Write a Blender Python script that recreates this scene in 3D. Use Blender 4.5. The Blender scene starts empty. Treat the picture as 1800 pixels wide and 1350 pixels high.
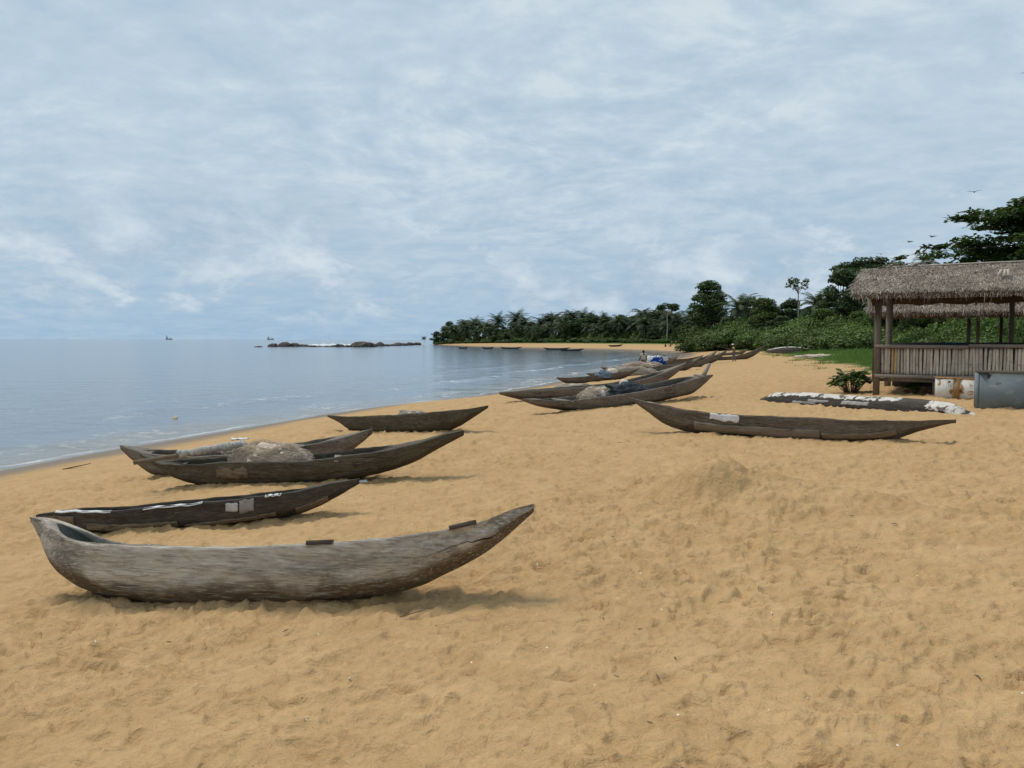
import bpy, bmesh, math, random
import numpy as np
from mathutils import Vector, Matrix

# ------------------------------------------------------------------ scene, camera, sky, sun, exposure
scene = bpy.context.scene
COL = scene.collection
rnd = random.Random(7)
R = math.radians

CAM_Z = 3.15
cam_d = bpy.data.cameras.new('camera')
cam = bpy.data.objects.new('camera', cam_d)
COL.objects.link(cam)
scene.camera = cam
cam_d.sensor_width = 36.0
cam_d.lens = 27.04
cam_d.clip_start = 0.1
cam_d.clip_end = 60000.0
cam.location = (0, 0, CAM_Z)
cam.rotation_euler = (Matrix.Rotation(R(90 - 3.277), 3, 'X') @ Matrix.Rotation(R(0.1), 3, 'Z')).to_euler()

SUN_TO = Vector((-0.36, 0.30, 0.88)).normalized()
sun_d = bpy.data.lights.new('sun', 'SUN')
sun_d.energy = 2.4
sun_d.angle = R(20)
sun_d.color = (1.0, 0.93, 0.83)
sun = bpy.data.objects.new('sun', sun_d)
COL.objects.link(sun)
sun.location = (-20, 20, 60)
sun.rotation_euler = SUN_TO.to_track_quat('Z', 'Y').to_euler()

scene.view_settings.view_transform = 'Standard'
scene.view_settings.look = 'None'
scene.view_settings.gamma = 1.0
scene.view_settings.use_curve_mapping = False
scene.view_settings.exposure = 0.0
scene.render.engine = 'CYCLES'
scene.cycles.max_bounces = 6
scene.cycles.transparent_max_bounces = 8
try:
    scene.cycles.use_denoising = True
except Exception:
    pass

# ------------------------------------------------------------------ node helpers
class G:
    def __init__(self, tree):
        self.t = tree; self.n = tree.nodes; self.l = tree.links
    def new(self, kind, **kw):
        nd = self.n.new(kind)
        for k, v in kw.items():
            setattr(nd, k, v)
        return nd
    def put(self, sock, v):
        if v is None: return
        if isinstance(v, bpy.types.NodeSocket): self.l.new(v, sock)
        elif isinstance(v, (tuple, list)) and len(v) == 3 and sock.type == 'RGBA': sock.default_value = (*v, 1)
        else: sock.default_value = v
    def math(self, op, a, b=None, c=None, clamp=False):
        nd = self.new('ShaderNodeMath', operation=op, use_clamp=clamp)
        for i, v in enumerate((a, b, c)):
            self.put(nd.inputs[i], v)
        return nd.outputs[0]
    def vmath(self, op, a, b=None):
        nd = self.new('ShaderNodeVectorMath', operation=op)
        self.put(nd.inputs[0], a); self.put(nd.inputs[1], b)
        return nd.outputs[0]
    def noise(self, vec, scale, detail=3, rough=0.55, dist=0.0, color=False):
        nd = self.new('ShaderNodeTexNoise')
        self.put(nd.inputs['Vector'], vec)
        nd.inputs['Scale'].default_value = scale; nd.inputs['Detail'].default_value = detail
        nd.inputs['Roughness'].default_value = rough; nd.inputs['Distortion'].default_value = dist
        return nd.outputs['Color' if color else 'Fac']
    def ramp(self, fac, stops, interp='LINEAR'):
        nd = self.new('ShaderNodeValToRGB'); cr = nd.color_ramp; cr.interpolation = interp
        while len(cr.elements) < len(stops): cr.elements.new(0.5)
        for e, (p, c) in zip(cr.elements, stops):
            e.position = p; e.color = (c, c, c, 1) if not isinstance(c, (tuple, list)) else (*c, 1)
        self.put(nd.inputs[0], fac)
        return nd.outputs[0]
    def mix(self, fac, a, b, mode='MIX'):
        nd = self.new('ShaderNodeMix', data_type='RGBA', blend_type=mode)
        self.put(nd.inputs[0], fac); self.put(nd.inputs[6], a); self.put(nd.inputs[7], b)
        return nd.outputs[2]
    def mapr(self, v, a, b, c=0.0, d=1.0, smooth=False):
        nd = self.new('ShaderNodeMapRange', clamp=True)
        if smooth: nd.interpolation_type = 'SMOOTHSTEP'
        for i, x in enumerate((v, a, b, c, d)): self.put(nd.inputs[i], x)
        return nd.outputs[0]
    def scale(self, vec, s, loc=(0, 0, 0)):
        nd = self.new('ShaderNodeMapping')
        self.put(nd.inputs[0], vec); nd.inputs['Scale'].default_value = s; nd.inputs['Location'].default_value = loc
        return nd.outputs[0]
    def attr(self, name, out='Fac'):
        nd = self.new('ShaderNodeAttribute'); nd.attribute_name = name
        return nd.outputs[out]
    def bump(self, h, dist=0.01, strength=1.0, normal=None):
        nd = self.new('ShaderNodeBump'); nd.inputs['Distance'].default_value = dist; self.put(nd.inputs['Strength'], strength)
        self.put(nd.inputs['Height'], h)
        if normal is not None: self.put(nd.inputs['Normal'], normal)
        return nd.outputs[0]

def material(name):
    m = bpy.data.materials.new(name); m.use_nodes = True
    g = G(m.node_tree); g.n.clear()
    out = g.new('ShaderNodeOutputMaterial'); b = g.new('ShaderNodeBsdfPrincipled')
    g.l.new(b.outputs[0], out.inputs[0])
    g.b = b; g.out = out
    b.inputs['Specular IOR Level'].default_value = 0.25
    b.inputs['Roughness'].default_value = 0.85
    return m, g

# ------------------------------------------------------------------ world
world = bpy.data.worlds.new('World'); scene.world = world; world.use_nodes = True
g = G(world.node_tree); g.n.clear()
wo = g.new('ShaderNodeOutputWorld'); bg = g.new('ShaderNodeBackground')
g.l.new(bg.outputs[0], wo.inputs[0]); bg.inputs[1].default_value = 0.1
sky = g.new('ShaderNodeTexSky', sky_type='NISHITA'); sky.sun_disc = False
sky.sun_elevation = math.asin(SUN_TO.z); sky.sun_rotation = math.atan2(SUN_TO.x, SUN_TO.y)
sky.air_density = 1.0; sky.dust_density = 0.6; sky.ozone_density = 1.6
tc = g.new('ShaderNodeTexCoord')
dirv = tc.outputs['Generated']
sx = g.new('ShaderNodeSeparateXYZ'); g.l.new(dirv, sx.inputs[0])
zc = g.math('MAXIMUM', sx.outputs[2], 0.0)
den = g.math('ADD', zc, 0.20)
cx = g.math('DIVIDE', sx.outputs[0], den); cy = g.math('DIVIDE', sx.outputs[1], den)
cmb = g.new('ShaderNodeCombineXYZ'); g.put(cmb.inputs[0], cx); g.put(cmb.inputs[1], cy)
cp = cmb.outputs[0]
# high thin sheet: a broad veil with mottled altocumulus in it
warp = g.vmath('ADD', cp, g.vmath('MULTIPLY', g.noise(cp, 0.9, 3, 0.5, color=True), (0.5, 0.5, 0.0)))
veil = g.noise(g.scale(warp, (1, 1, 1), (2.2, 0.6, 0)), 0.7, 4, 0.5)
mott = g.noise(g.scale(warp, (1.0, 1.15, 1.0), (3.1, 1.2, 0)), 4.6, 8, 0.62)
fine = g.noise(g.scale(warp, (1.0, 1.2, 1.0), (0.4, 5.2, 0)), 11.0, 6, 0.6)
zone = g.mapr(g.noise(g.scale(cp, (1, 1, 1), (7.3, 4.1, 0)), 1.0, 2, 0.5), 0.40, 0.60)
a = g.math('ADD', g.math('MULTIPLY_ADD', veil, 0.40, 0.075), g.math('MULTIPLY', mott, g.math('MULTIPLY_ADD', zone, 0.40, 0.78)))
a = g.math('ADD', a, g.math('MULTIPLY', fine, g.math('MULTIPLY_ADD', zone, 0.35, 0.36)))
a = g.math('ADD', a, g.math('MULTIPLY_ADD', zone, -0.36, -0.30))
cover = g.mapr(a, 0.08, 0.74)
# low cumulus standing over the horizon
az = g.math('ARCTAN2', sx.outputs[0], sx.outputs[1])
el = g.math('ARCSINE', sx.outputs[2])
cm2 = g.new('ShaderNodeCombineXYZ'); g.put(cm2.inputs[0], az); g.put(cm2.inputs[1], g.math('MULTIPLY', el, 1.9))
puff = g.noise(cm2.outputs[0], 9.0, 8, 0.62, 0.2)
puff2 = g.noise(g.scale(cm2.outputs[0], (1, 1, 1), (4.0, 1.7, 0)), 3.2, 3, 0.5, 0.0)
band = g.math('MULTIPLY', g.mapr(el, 0.010, 0.05, smooth=True), g.mapr(el, 0.10, 0.24, 1.0, 0.0, smooth=True))
pm = g.math('MULTIPLY', g.mapr(g.math('MULTIPLY_ADD', puff2, 0.7, g.math('MULTIPLY', puff, 0.9)), 0.74, 0.86, smooth=True), band)
shade = g.mapr(puff, 0.40, 0.66)
blue = g.mix(0.6, sky.outputs[0], (4.3, 5.6, 6.9))
blue = g.mix(g.mapr(zc, 0.0, 0.30, 0.95, 0.6, smooth=True), blue, g.mix(g.mapr(zc, 0.02, 0.28), (3.0, 4.65, 6.45), (4.4, 5.7, 6.95)))
cloudc = g.mix(g.mapr(a, 0.34, 0.78), (4.8, 6.1, 7.15), (6.3, 7.2, 7.85))
thin = g.mapr(zc, 0.0, 0.26, 0.40, 1.0, smooth=True)
s1 = g.mix(g.math('MULTIPLY', cover, thin), blue, cloudc)
pc = g.mix(shade, (3.6, 4.9, 6.3), (6.7, 7.5, 8.1))
s2 = g.mix(g.math('MULTIPLY', pm, 0.9), s1, pc)
g.put(bg.inputs[0], s2)

# ------------------------------------------------------------------ mesh helpers
def tag(o, label=None, cat=None, group=None, kind=None):
    for k, v in (('label', label), ('category', cat), ('group', group), ('kind', kind)):
        if v: o[k] = v
    return o
def link(o, parent=None):
    COL.objects.link(o)
    if parent is not None: o.parent = parent
    return o
def empty(name, loc=(0, 0, 0), rz=0.0):
    o = bpy.data.objects.new(name, None); link(o)
    o.location = loc; o.rotation_euler = (0, 0, rz); o.empty_display_size = 0.2
    return o
def make_mesh(name, V, Fs, mats=None, smooth=True, fmat=None, attrs=None):
    """V (n,3); Fs: list of index arrays, each (k,3) or (k,4)."""
    me = bpy.data.meshes.new(name)
    V = np.asarray(V, np.float32)
    if not isinstance(Fs, (list, tuple)) or (len(Fs) and not isinstance(Fs[0], np.ndarray)):
        Fs = [np.asarray(Fs)]
    Fs = [f for f in Fs if len(f)]
    loops = np.concatenate([f.reshape(-1) for f in Fs]).astype(np.int32)
    sizes = np.concatenate([np.full(len(f), f.shape[1]) for f in Fs]).astype(np.int32)
    starts = np.concatenate([[0], np.cumsum(sizes)[:-1]]).astype(np.int32)
    me.vertices.add(len(V)); me.vertices.foreach_set('co', V.ravel())
    me.loops.add(len(loops)); me.loops.foreach_set('vertex_index', loops)
    me.polygons.add(len(sizes)); me.polygons.foreach_set('loop_start', starts); me.polygons.foreach_set('loop_total', sizes)
    if smooth: me.polygons.foreach_set('use_smooth', np.ones(len(sizes), bool))
    for m in (mats or []): me.materials.append(m)
    if fmat is not None: me.polygons.foreach_set('material_index', np.asarray(fmat, np.int32))
    for k, v in (attrs or {}).items():
        at = me.attributes.new(k, 'FLOAT', 'POINT'); at.data.foreach_set('value', np.asarray(v, np.float32))
    me.update(calc_edges=True); me.validate()
    return me
def obj(name, me, parent=None, mat=None):
    o = bpy.data.objects.new(name, me)
    if mat is not None:
        me.materials.clear(); me.materials.append(mat)
    return link(o, parent)
def grid_faces(nr, nc, wrap=False):
    i = np.arange(nr - 1)[:, None]; j = np.arange(nc if wrap else nc - 1)[None, :]
    jn = (j + 1) % nc
    return np.stack([i * nc + j, i * nc + jn, (i + 1) * nc + jn, (i + 1) * nc + j], -1).reshape(-1, 4)

class MB:
    """collects shapes of one part"""
    def __init__(self): self.V = []; self.Q = []; self.T = []; self.n = 0
    def add(self, V, Q=None, T=None):
        V = np.asarray(V, float)
        if Q is not None and len(Q): self.Q.append(np.asarray(Q) + self.n)
        if T is not None and len(T): self.T.append(np.asarray(T) + self.n)
        self.V.append(V); self.n += len(V); return self
    def box(self, c, s, rz=0.0, ry=0.0, rx=0.0, taper=1.0, jit=0.0):
        x, y, z = np.array(s) / 2
        P = np.array([(-x, -y, -z), (x, -y, -z), (x, y, -z), (-x, y, -z), (-x * taper, -y * taper, z), (x * taper, -y * taper, z), (x * taper, y * taper, z), (-x * taper, y * taper, z)])
        if jit: P += np.array([[rnd.uniform(-jit, jit) for _ in range(3)] for _ in range(8)])
        M = np.array(Matrix.Rotation(rz, 3, 'Z') @ Matrix.Rotation(ry, 3, 'Y') @ Matrix.Rotation(rx, 3, 'X'))
        return self.add(P @ M.T + np.array(c), [(0, 3, 2, 1), (4, 5, 6, 7), (0, 1, 5, 4), (1, 2, 6, 5), (2, 3, 7, 6), (3, 0, 4, 7)])
    def bar(self, a, b, w, h=None):
        a = Vector(a); b = Vector(b); d = b - a; L = d.length; h = h or w
        q = d.to_track_quat('X', 'Z').to_matrix(); P = []
        for sx_ in (0, L):
            for (u, v) in ((-w / 2, -h / 2), (w / 2, -h / 2), (w / 2, h / 2), (-w / 2, h / 2)):
                P.append(a + q @ Vector((sx_, u, v)))
        return self.add([tuple(p) for p in P], [(0, 1, 2, 3), (4, 7, 6, 5), (0, 4, 5, 1), (1, 5, 6, 2), (2, 6, 7, 3), (3, 7, 4, 0)])
    def tube(self, pts, rad, n=6, cap=True):
        pts = np.array(pts, float); m = len(pts); rad = np.broadcast_to(np.asarray(rad, float), (m,))
        d = np.gradient(pts, axis=0); d /= np.linalg.norm(d, axis=1)[:, None] + 1e-9
        ref = np.where(np.abs(d[:, 2:3]) > 0.9, np.array([[1.0, 0, 0]]), np.array([[0, 0, 1.0]]))
        ref = np.broadcast_to(ref[m // 2], d.shape)
        u = np.cross(d, ref); u /= np.linalg.norm(u, axis=1)[:, None] + 1e-9; v = np.cross(d, u)
        an = np.arange(n) / n * 2 * math.pi
        V = pts[:, None, :] + rad[:, None, None] * (np.cos(an)[None, :, None] * u[:, None, :] + np.sin(an)[None, :, None] * v[:, None, :])
        V = V.reshape(-1, 3); Q = grid_faces(m, n, True); T = []
        if cap:
            k = len(V); V = np.vstack([V, pts[:1], pts[-1:]])
            T = [(k, (j + 1) % n, j) for j in range(n)] + [(k + 1, (m - 1) * n + j, (m - 1) * n + (j + 1) % n) for j in range(n)]
        return self.add(V, Q, T)
    def mesh(self, name, mat, smooth=False):
        fs = ([np.concatenate(self.Q)] if self.Q else []) + ([np.concatenate(self.T)] if self.T else [])
        return make_mesh(name, np.concatenate(self.V), fs, [mat], smooth)
    def build(self, name, mat, parent=None, smooth=False):
        return obj(name, self.mesh(name, mat, smooth), parent)

# numpy noise
def hash2(ix, iy, seed):
    h = (ix.astype(np.int64) * 374761393 + iy.astype(np.int64) * 668265263 + seed * 974634777) & 0xFFFFFFFF
    h = ((h ^ (h >> 13)) * 1274126177) & 0xFFFFFFFF
    return ((h ^ (h >> 16)) & 0xFFFFFF) / float(0xFFFFFF)
def pn(x, y, seed=0):
    x = np.asarray(x, float); y = np.asarray(y, float)
    ix = np.floor(x); iy = np.floor(y); fx = x - ix; fy = y - iy
    ux = fx * fx * fx * (fx * (fx * 6 - 15) + 10); uy = fy * fy * fy * (fy * (fy * 6 - 15) + 10)
    def gr(dx, dy):
        a_ = hash2(ix + dx, iy + dy, seed) * 2 * math.pi
        return np.cos(a_) * (fx - dx) + np.sin(a_) * (fy - dy)
    n0 = gr(0, 0) * (1 - ux) + gr(1, 0) * ux; n1 = gr(0, 1) * (1 - ux) + gr(1, 1) * ux
    return (n0 * (1 - uy) + n1 * uy) * 1.5
def worley(x, y, seed=0):
    ix = np.floor(x); iy = np.floor(y); best = np.full(x.shape, 9.0); idv = np.zeros(x.shape)
    for dx in (-1, 0, 1):
        for dy in (-1, 0, 1):
            jx = ix + dx + hash2(ix + dx, iy + dy, seed); jy = iy + dy + hash2(ix + dx, iy + dy, seed + 5)
            d = (jx - x) ** 2 + (jy - y) ** 2
            m = d < best; best = np.where(m, d, best); idv = np.where(m, hash2(ix + dx, iy + dy, seed + 9), idv)
    return np.sqrt(best), idv
def sstep(a, b, x):
    t = np.clip((x - a) / (b - a), 0, 1); return t * t * (3 - 2 * t)
def pchip(xs, ys, x):
    xs = np.array(xs, float); ys = np.array(ys, float); h = np.diff(xs); dl = np.diff(ys) / h
    m = np.zeros(len(xs)); m[0] = dl[0]; m[-1] = dl[-1]
    for i in range(1, len(xs) - 1):
        m[i] = 0 if dl[i - 1] * dl[i] <= 0 else 2 / (1 / dl[i - 1] + 1 / dl[i])
    i = np.clip(np.searchsorted(xs, x) - 1, 0, len(xs) - 2); t = np.clip((x - xs[i]) / h[i], 0, 1)
    return (1 + 2 * t) * (1 - t) ** 2 * ys[i] + t * (1 - t) ** 2 * h[i] * m[i] + t * t * (3 - 2 * t) * ys[i + 1] + t * t * (t - 1) * h[i] * m[i + 1]

# ------------------------------------------------------------------ terrain
COAST = np.array([(-32.0, -500.0), (-24.0, -40.0), (-15.5, 5.0), (-12.3, 18.3), (-11.3, 21.6), (-9.8, 26.3), (-7.9, 32.2), (-5.5, 37.0), (-3.0, 40.8), (-0.7, 46.1), (4.5, 60.4), (8.8, 73.9), (12.9, 87.5), (22.3, 115.8), (30.1, 138.0), (37.0, 164.6), (40.4, 195.0), (37.0, 227.3), (28.4, 256.3), (12.6, 284.6), (0.0, 307.2), (-21.4, 363.1), (-42.4, 441.5), (-56.0, 520.0), (-52.0, 560.0), (0.0, 640.0), (200.0, 800.0), (1500.0, 1100.0), (4000.0, 1100.0), (4000.0, -500.0)])
# edge of the vegetation (green side is inland)
VEG = np.array([(-43.0, 520.0), (-31.0, 452.0), (-2.0, 372.0), (16.0, 338.0), (40.0, 300.0), (58.0, 262.0), (66.0, 222.0), (58.0, 200.0), (47.0, 178.0), (46.5, 160.0), (44.0, 135.0), (37.0, 106.0), (31.5, 88.0), (27.6, 73.0), (22.6, 53.0), (20.5, 45.5), (19.0, 41.0), (20.5, 33.0), (26.0, 24.0), (34.0, 5.0), (60.0, -60.0), (4000.0, -60.0), (4000.0, 1100.0), (1500.0, 1060.0), (220.0, 770.0), (10.0, 615.0), (-40.0, 552.0)])
def sdist(poly, X, Y):
    best = np.full(X.shape, 1e18); ins = np.zeros(X.shape, bool)
    for (x0, y0), (x1, y1) in zip(poly, np.roll(poly, -1, 0)):
        dx, dy = x1 - x0, y1 - y0
        t = np.clip(((X - x0) * dx + (Y - y0) * dy) / (dx * dx + dy * dy), 0, 1)
        best = np.minimum(best, (X - x0 - t * dx) ** 2 + (Y - y0 - t * dy) ** 2)
        if dy != 0:
            ins ^= ((y0 > Y) != (y1 > Y)) & (X < dx * (Y - y0) / dy + x0)
    return np.sqrt(best) * np.where(ins, 1, -1)
def base_h(D, Vd):
    z = np.where(D > 0, 1.9 * (1 - np.exp(-np.maximum(D, 0) / 13.0)), np.maximum(-4.0, 0.12 * D))
    return z + np.where(Vd > 0, 0.35 * sstep(0, 6, Vd) + 5.0 * sstep(20, 160, Vd), 0)
def gz(x, y):
    X = np.array([float(x)]); Y = np.array([float(y)])
    return float(base_h(sdist(COAST, X, Y), sdist(VEG, X, Y))[0])
def mound(X, Y):
    def bl(cx, cy, rx, ry, h, rot=0.0, p=1.0):
        c, s = math.cos(rot), math.sin(rot); dx, dy = X - cx, Y - cy
        u = (dx * c + dy * s) / rx; v = (-dx * s + dy * c) / ry
        return h * np.exp(-(u * u + v * v) ** p)
    h = bl(2.28, 8.42, .60, .55, .40, -.1, .95) + bl(1.9, 8.1, .32, .4, .08) + bl(3.0, 8.2, .85, .34, .12, -.30) + bl(3.5, 7.9, .5, .3, .07, -.4) + bl(2.75, 7.75, .35, .18, .05)
    dig = bl(2.25, 7.86, .36, .18, .07, .05, 1.6) + bl(1.75, 7.75, .15, .15, .05)
    return h - dig + h * 0.22 * pn(X * 2.1, Y * 2.1, 31) + h * 0.07 * pn(X * 7, Y * 7, 33)

dense = np.radians(np.linspace(-42, 42, 620)); rest = np.radians(np.linspace(42, 318, 70))[1:-1]
ang = np.concatenate([dense, rest])
rr = [0.3]
while rr[-1] < 9000:
    r_ = rr[-1]
    rr.append(r_ * (1.25 if r_ < 2.5 else 1.0058 if r_ < 14 else 1.0085 if r_ < 60 else 1.013 if r_ < 650 else 1.2))
rr = np.array(rr)
RR, AA = np.meshgrid(rr, ang, indexing='ij')
X = RR * np.sin(AA); Y = RR * np.cos(AA)
D = sdist(COAST, X, Y); Vd = sdist(VEG, X, Y)
Z = base_h(D, Vd)
far = np.clip((RR - 40) / 60, 0, 1)
soft = sstep(1.5, 6.5, D) * (1 - 0.6 * far)
# trodden sand: warped hollows, ridges and old footprints
wx = X + 0.10 * pn(X * 3.0, Y * 3.0, 3) + 0.05 * pn(X * 8, Y * 8, 4); wy = Y + 0.10 * pn(X * 3.0, Y * 3.0, 13) + 0.05 * pn(X * 8, Y * 8, 14)
w1, id1 = worley(wx * 3.9, wy * 4.6, 2); w2, id2 = worley(wx * 7.3 + 7, wy * 8.3 + 3, 8)
dim = -0.022 * (1 - sstep(0.10, 0.52, w1)) * (0.15 + 1.2 * id1 ** 2) - 0.010 * (1 - sstep(0.08, 0.50, w2)) * (0.1 + 1.2 * id2)
rid = 0.013 * (1 - np.abs(pn(wx * 2.0, wy * 3.6, 21))) ** 4 + 0.008 * (1 - np.abs(pn(wx * 4.6, wy * 7.4, 22))) ** 4 + 0.0035 * (1 - np.abs(pn(wx * 11, wy * 15, 23))) ** 3 * (RR < 16)
rough = 0.035 * pn(X * 0.45, Y * 0.45, 5) + 0.022 * pn(X * 1.2, Y * 1.5, 6) + 0.007 * pn(X * 8, Y * 8, 7) * (RR < 30) + 0.0045 * pn(X * 17, Y * 17, 11) * (RR < 14)
busy = 0.65 + 0.5 * sstep(-0.3, 0.4, pn(X * 0.35, Y * 0.35, 44))
Z = Z + soft * ((dim * 1.75 + rid * 3.4) * busy + rough * 1.15)
m_ = RR < 40
Z = Z + np.where(m_, mound(X, Y), 0)
# cusps and a low scarp at the swash line
Z = Z + 0.05 * sstep(-1, 1, D) * (1 - sstep(2, 9, D)) * pn(X * 0.22, Y * 0.22, 51)
# sand banked against the beached hulls
for bx_, by_, yaw_, hl_, w_ in ((-2.08, 5.68, -.146, 1.15, .16), (-3.63, 8.44, .099, 1.25, .16), (-3.42, 11.2, -.119, 1.3, .2), (-4.42, 12.75, 0, 1.2, .2), (-2.82, 18.22, -.579, 1.3, .2), (4.77, 13.64, -.649, 1.7, .2), (8.4, 19.21, -1.061, 2.9, .33), (3.55, 22.79, .582, 2.4, .25)):
    ux, uy = math.cos(yaw_), math.sin(yaw_); al = (X - bx_) * ux + (Y - by_) * uy; ac = -(X - bx_) * uy + (Y - by_) * ux
    ds = np.hypot(np.maximum(np.abs(al) - hl_, 0), ac)
    Z = Z + (RR < 40) * 0.032 * np.exp(-((ds - w_) / .13) ** 2) * (.55 + .6 * pn(X * 2.2, Y * 2.2, 57))
nr, nc = X.shape
V = np.stack([X, Y, Z], -1).reshape(-1, 3)
Fg = grid_faces(nr, nc, True)
V = np.vstack([V, [[0, 0, gz(0, 0)]]])
fan = np.array([(len(V) - 1, (j + 1) % nc, j) for j in range(nc)])

m_sand, g = material('sand')
geo = g.new('ShaderNodeNewGeometry'); pos = geo.outputs['Position']
sp = g.new('ShaderNodeSeparateXYZ'); g.l.new(pos, sp.inputs[0])
n1 = g.noise(pos, 0.35, 4, 0.6); n2 = g.noise(pos, 2.2, 5, 0.65, 0.4); n3 = g.noise(pos, 130.0, 2, 0.6); n4 = g.noise(pos, 26.0, 3, 0.6)
dry = g.mix(n1, (0.462, 0.302, 0.146), (0.548, 0.366, 0.183))
dry = g.mix(g.mapr(n2, 0.35, 0.75), dry, (0.40, 0.250, 0.112))
dry = g.mix(g.math('MULTIPLY', g.mapr(n3, 0.50, 0.72), 0.38), dry, (0.20, 0.124, 0.058))
dry = g.mix(g.math('MULTIPLY', g.mapr(n4, 0.55, 0.75), 0.25), dry, (0.60, 0.42, 0.22))
speck = g.new('ShaderNodeTexVoronoi'); speck.feature = 'F1'; g.put(speck.inputs['Vector'], pos); speck.inputs['Scale'].default_value = 9.0
spm = g.math('LESS_THAN', speck.outputs['Distance'], 0.055)
dry = g.mix(g.math('MULTIPLY', spm, 0.5), dry, (0.07, 0.05, 0.03))
sc = g.new('ShaderNodeSeparateXYZ'); g.l.new(speck.outputs['Color'], sc.inputs[0])
dry = g.mix(g.math('MULTIPLY', spm, g.math('GREATER_THAN', sc.outputs[0], 0.8)), dry, (0.78, 0.72, 0.62))
wetm = g.mapr(g.math('ADD', g.attr('shore'), g.math('MULTIPLY', g.noise(pos, 0.5, 3), 1.2)), 1.8, 4.0, 1.0, 0.0, smooth=True)
col = g.mix(wetm, dry, (0.165, 0.118, 0.072))
grn = g.mix(g.noise(pos, 0.8, 5), (0.030, 0.065, 0.014), (0.085, 0.150, 0.030))
vm = g.mapr(g.math('ADD', g.attr('veg'), g.math('MULTIPLY_ADD', g.noise(pos, 0.45, 5, 0.65), 5.0, -2.6)), -0.5, 0.9)
col = g.mix(vm, col, grn)
g.put(g.b.inputs['Base Color'], col)
g.put(g.b.inputs['Roughness'], g.mapr(wetm, 0, 1, 0.92, 0.55))
g.put(g.b.inputs['Specular IOR Level'], g.mapr(wetm, 0, 1, 0.15, 0.25))
bm1 = g.bump(n3, 0.004, 0.5)
bm2 = g.bump(g.noise(pos, 11.0, 5, 0.62, 0.5), 0.050, g.math('SUBTRACT', 0.75, g.math('MULTIPLY', wetm, 0.7)), bm1)
g.put(g.b.inputs['Normal'], bm2)
ground = obj('sand_ground', make_mesh('sand_ground', V, [Fg, fan], [m_sand], True, attrs={'shore': np.append(D.ravel(), 15), 'veg': np.append(Vd.ravel(), -20)}))
tag(ground, 'golden trodden sand beach with a low heap and wet edge', 'beach', kind='structure')

# ------------------------------------------------------------------ sea
wang = np.concatenate([np.radians(np.linspace(-44, 26, 420)), np.radians(np.linspace(26, 316, 40))[1:-1]])
wr = [8.0]
while wr[-1] < 40000:
    r_ = wr[-1]; wr.append(r_ * (1.008 if r_ < 60 else 1.013 if r_ < 500 else 1.15))
wr = np.array(wr)
WR, WA = np.meshgrid(wr, wang, indexing='ij'); WX = WR * np.sin(WA); WY = WR * np.cos(WA)
WD = -sdist(COAST, WX, WY)
amp = sstep(0.3, 9, WD)
amp_f = amp * (1 - sstep(90, 260, WR))
WZ = amp_f * (0.016 * pn(WX * .55 + WY * .1, WY * .55, 61) + 0.010 * pn(WX * 1.3, WY * 1.3, 62))
sw = np.sin((WD + 2.2 * pn(WX * .06, WY * .06, 63)) * 0.95) * 0.5 + 0.5
WZ += 0.050 * sw ** 4 * sstep(0.5, 2.5, WD) * (1 - sstep(6, 24, WD)) * (1 - sstep(100, 200, WR)) * (0.35 + 0.9 * sstep(-.3, .4, pn(WX * .09, WY * .09, 65)))
WZ += 0.012 * np.clip(1.2 - WD, 0, 1) * pn(WX * .8, WY * .8, 66)
m_sea, g = material('sea_water')
geo = g.new('ShaderNodeNewGeometry'); pos = geo.outputs['Position']
sd_ = g.attr('shore')
shal = g.mapr(sd_, 0.0, 5.5, 1.0, 0.0, smooth=True)
deep = g.mix(g.noise(pos, 0.03, 3), (0.100, 0.138, 0.182), (0.130, 0.165, 0.205))
col = g.mix(g.math('MULTIPLY', shal, 0.85), deep, (0.20, 0.165, 0.115))
fz = g.noise(g.scale(pos, (1.0, 1.0, 1.0)), 1.3, 6, 0.7, 0.8); fz2 = g.noise(pos, 0.16, 2, 0.5)
wav = g.math('SINE', g.math('MULTIPLY_ADD', g.noise(pos, 0.11, 3), 9.0, g.math('MULTIPLY', sd_, 1.25)))
nearf = g.math('MULTIPLY', g.mapr(sd_, 0.2, 1.0), g.mapr(sd_, 7.0, 16.0, 1.0, 0.0))
foam = g.math('MULTIPLY', g.math('MULTIPLY', g.mapr(g.math('MULTIPLY_ADD', wav, 0.10, fz), 0.60, 0.74), g.mapr(fz2, 0.42, 0.60)), nearf)
edge = g.math('MULTIPLY', g.mapr(g.math('ABSOLUTE', g.math('SUBTRACT', sd_, g.math('MULTIPLY', g.noise(pos, 0.7, 4), 0.9))), 0.0, 0.16, 1.0, 0.0), g.mapr(g.noise(pos, 0.25, 3), 0.42, 0.60))
foam = g.math('MAXIMUM', g.math('MULTIPLY', foam, 0.8), g.math('MULTIPLY', edge, 0.7))
col = g.mix(foam, col, (0.78, 0.80, 0.80))
g.put(g.b.inputs['Base Color'], col)
g.b.inputs['IOR'].default_value = 1.333
g.b.inputs['Specular IOR Level'].default_value = 0.5
g.put(g.b.inputs['Roughness'], g.mapr(foam, 0, 1, 0.10, 0.8))
camd = g.new('ShaderNodeCameraData') if False else None
spw = g.new('ShaderNodeSeparateXYZ'); g.l.new(pos, spw.inputs[0])
calm = g.math('MULTIPLY', g.mapr(spw.outputs[0], -34.0, -8.0, smooth=True), g.mapr(spw.outputs[1], 40.0, 90.0))
str1 = g.mapr(calm, 0.0, 1.0, 0.55, 0.16)
b1 = g.bump(g.noise(g.scale(pos, (0.8, 1.5, 1.0)), 1.1, 4, 0.6, 0.3), 0.10, str1)
b2 = g.bump(g.noise(g.scale(pos, (0.6, 1.4, 1.0)), 0.28, 3, 0.55, 0.3), 0.28, g.mapr(calm, 0.0, 1.0, 0.5, 0.20), b1)
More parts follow.
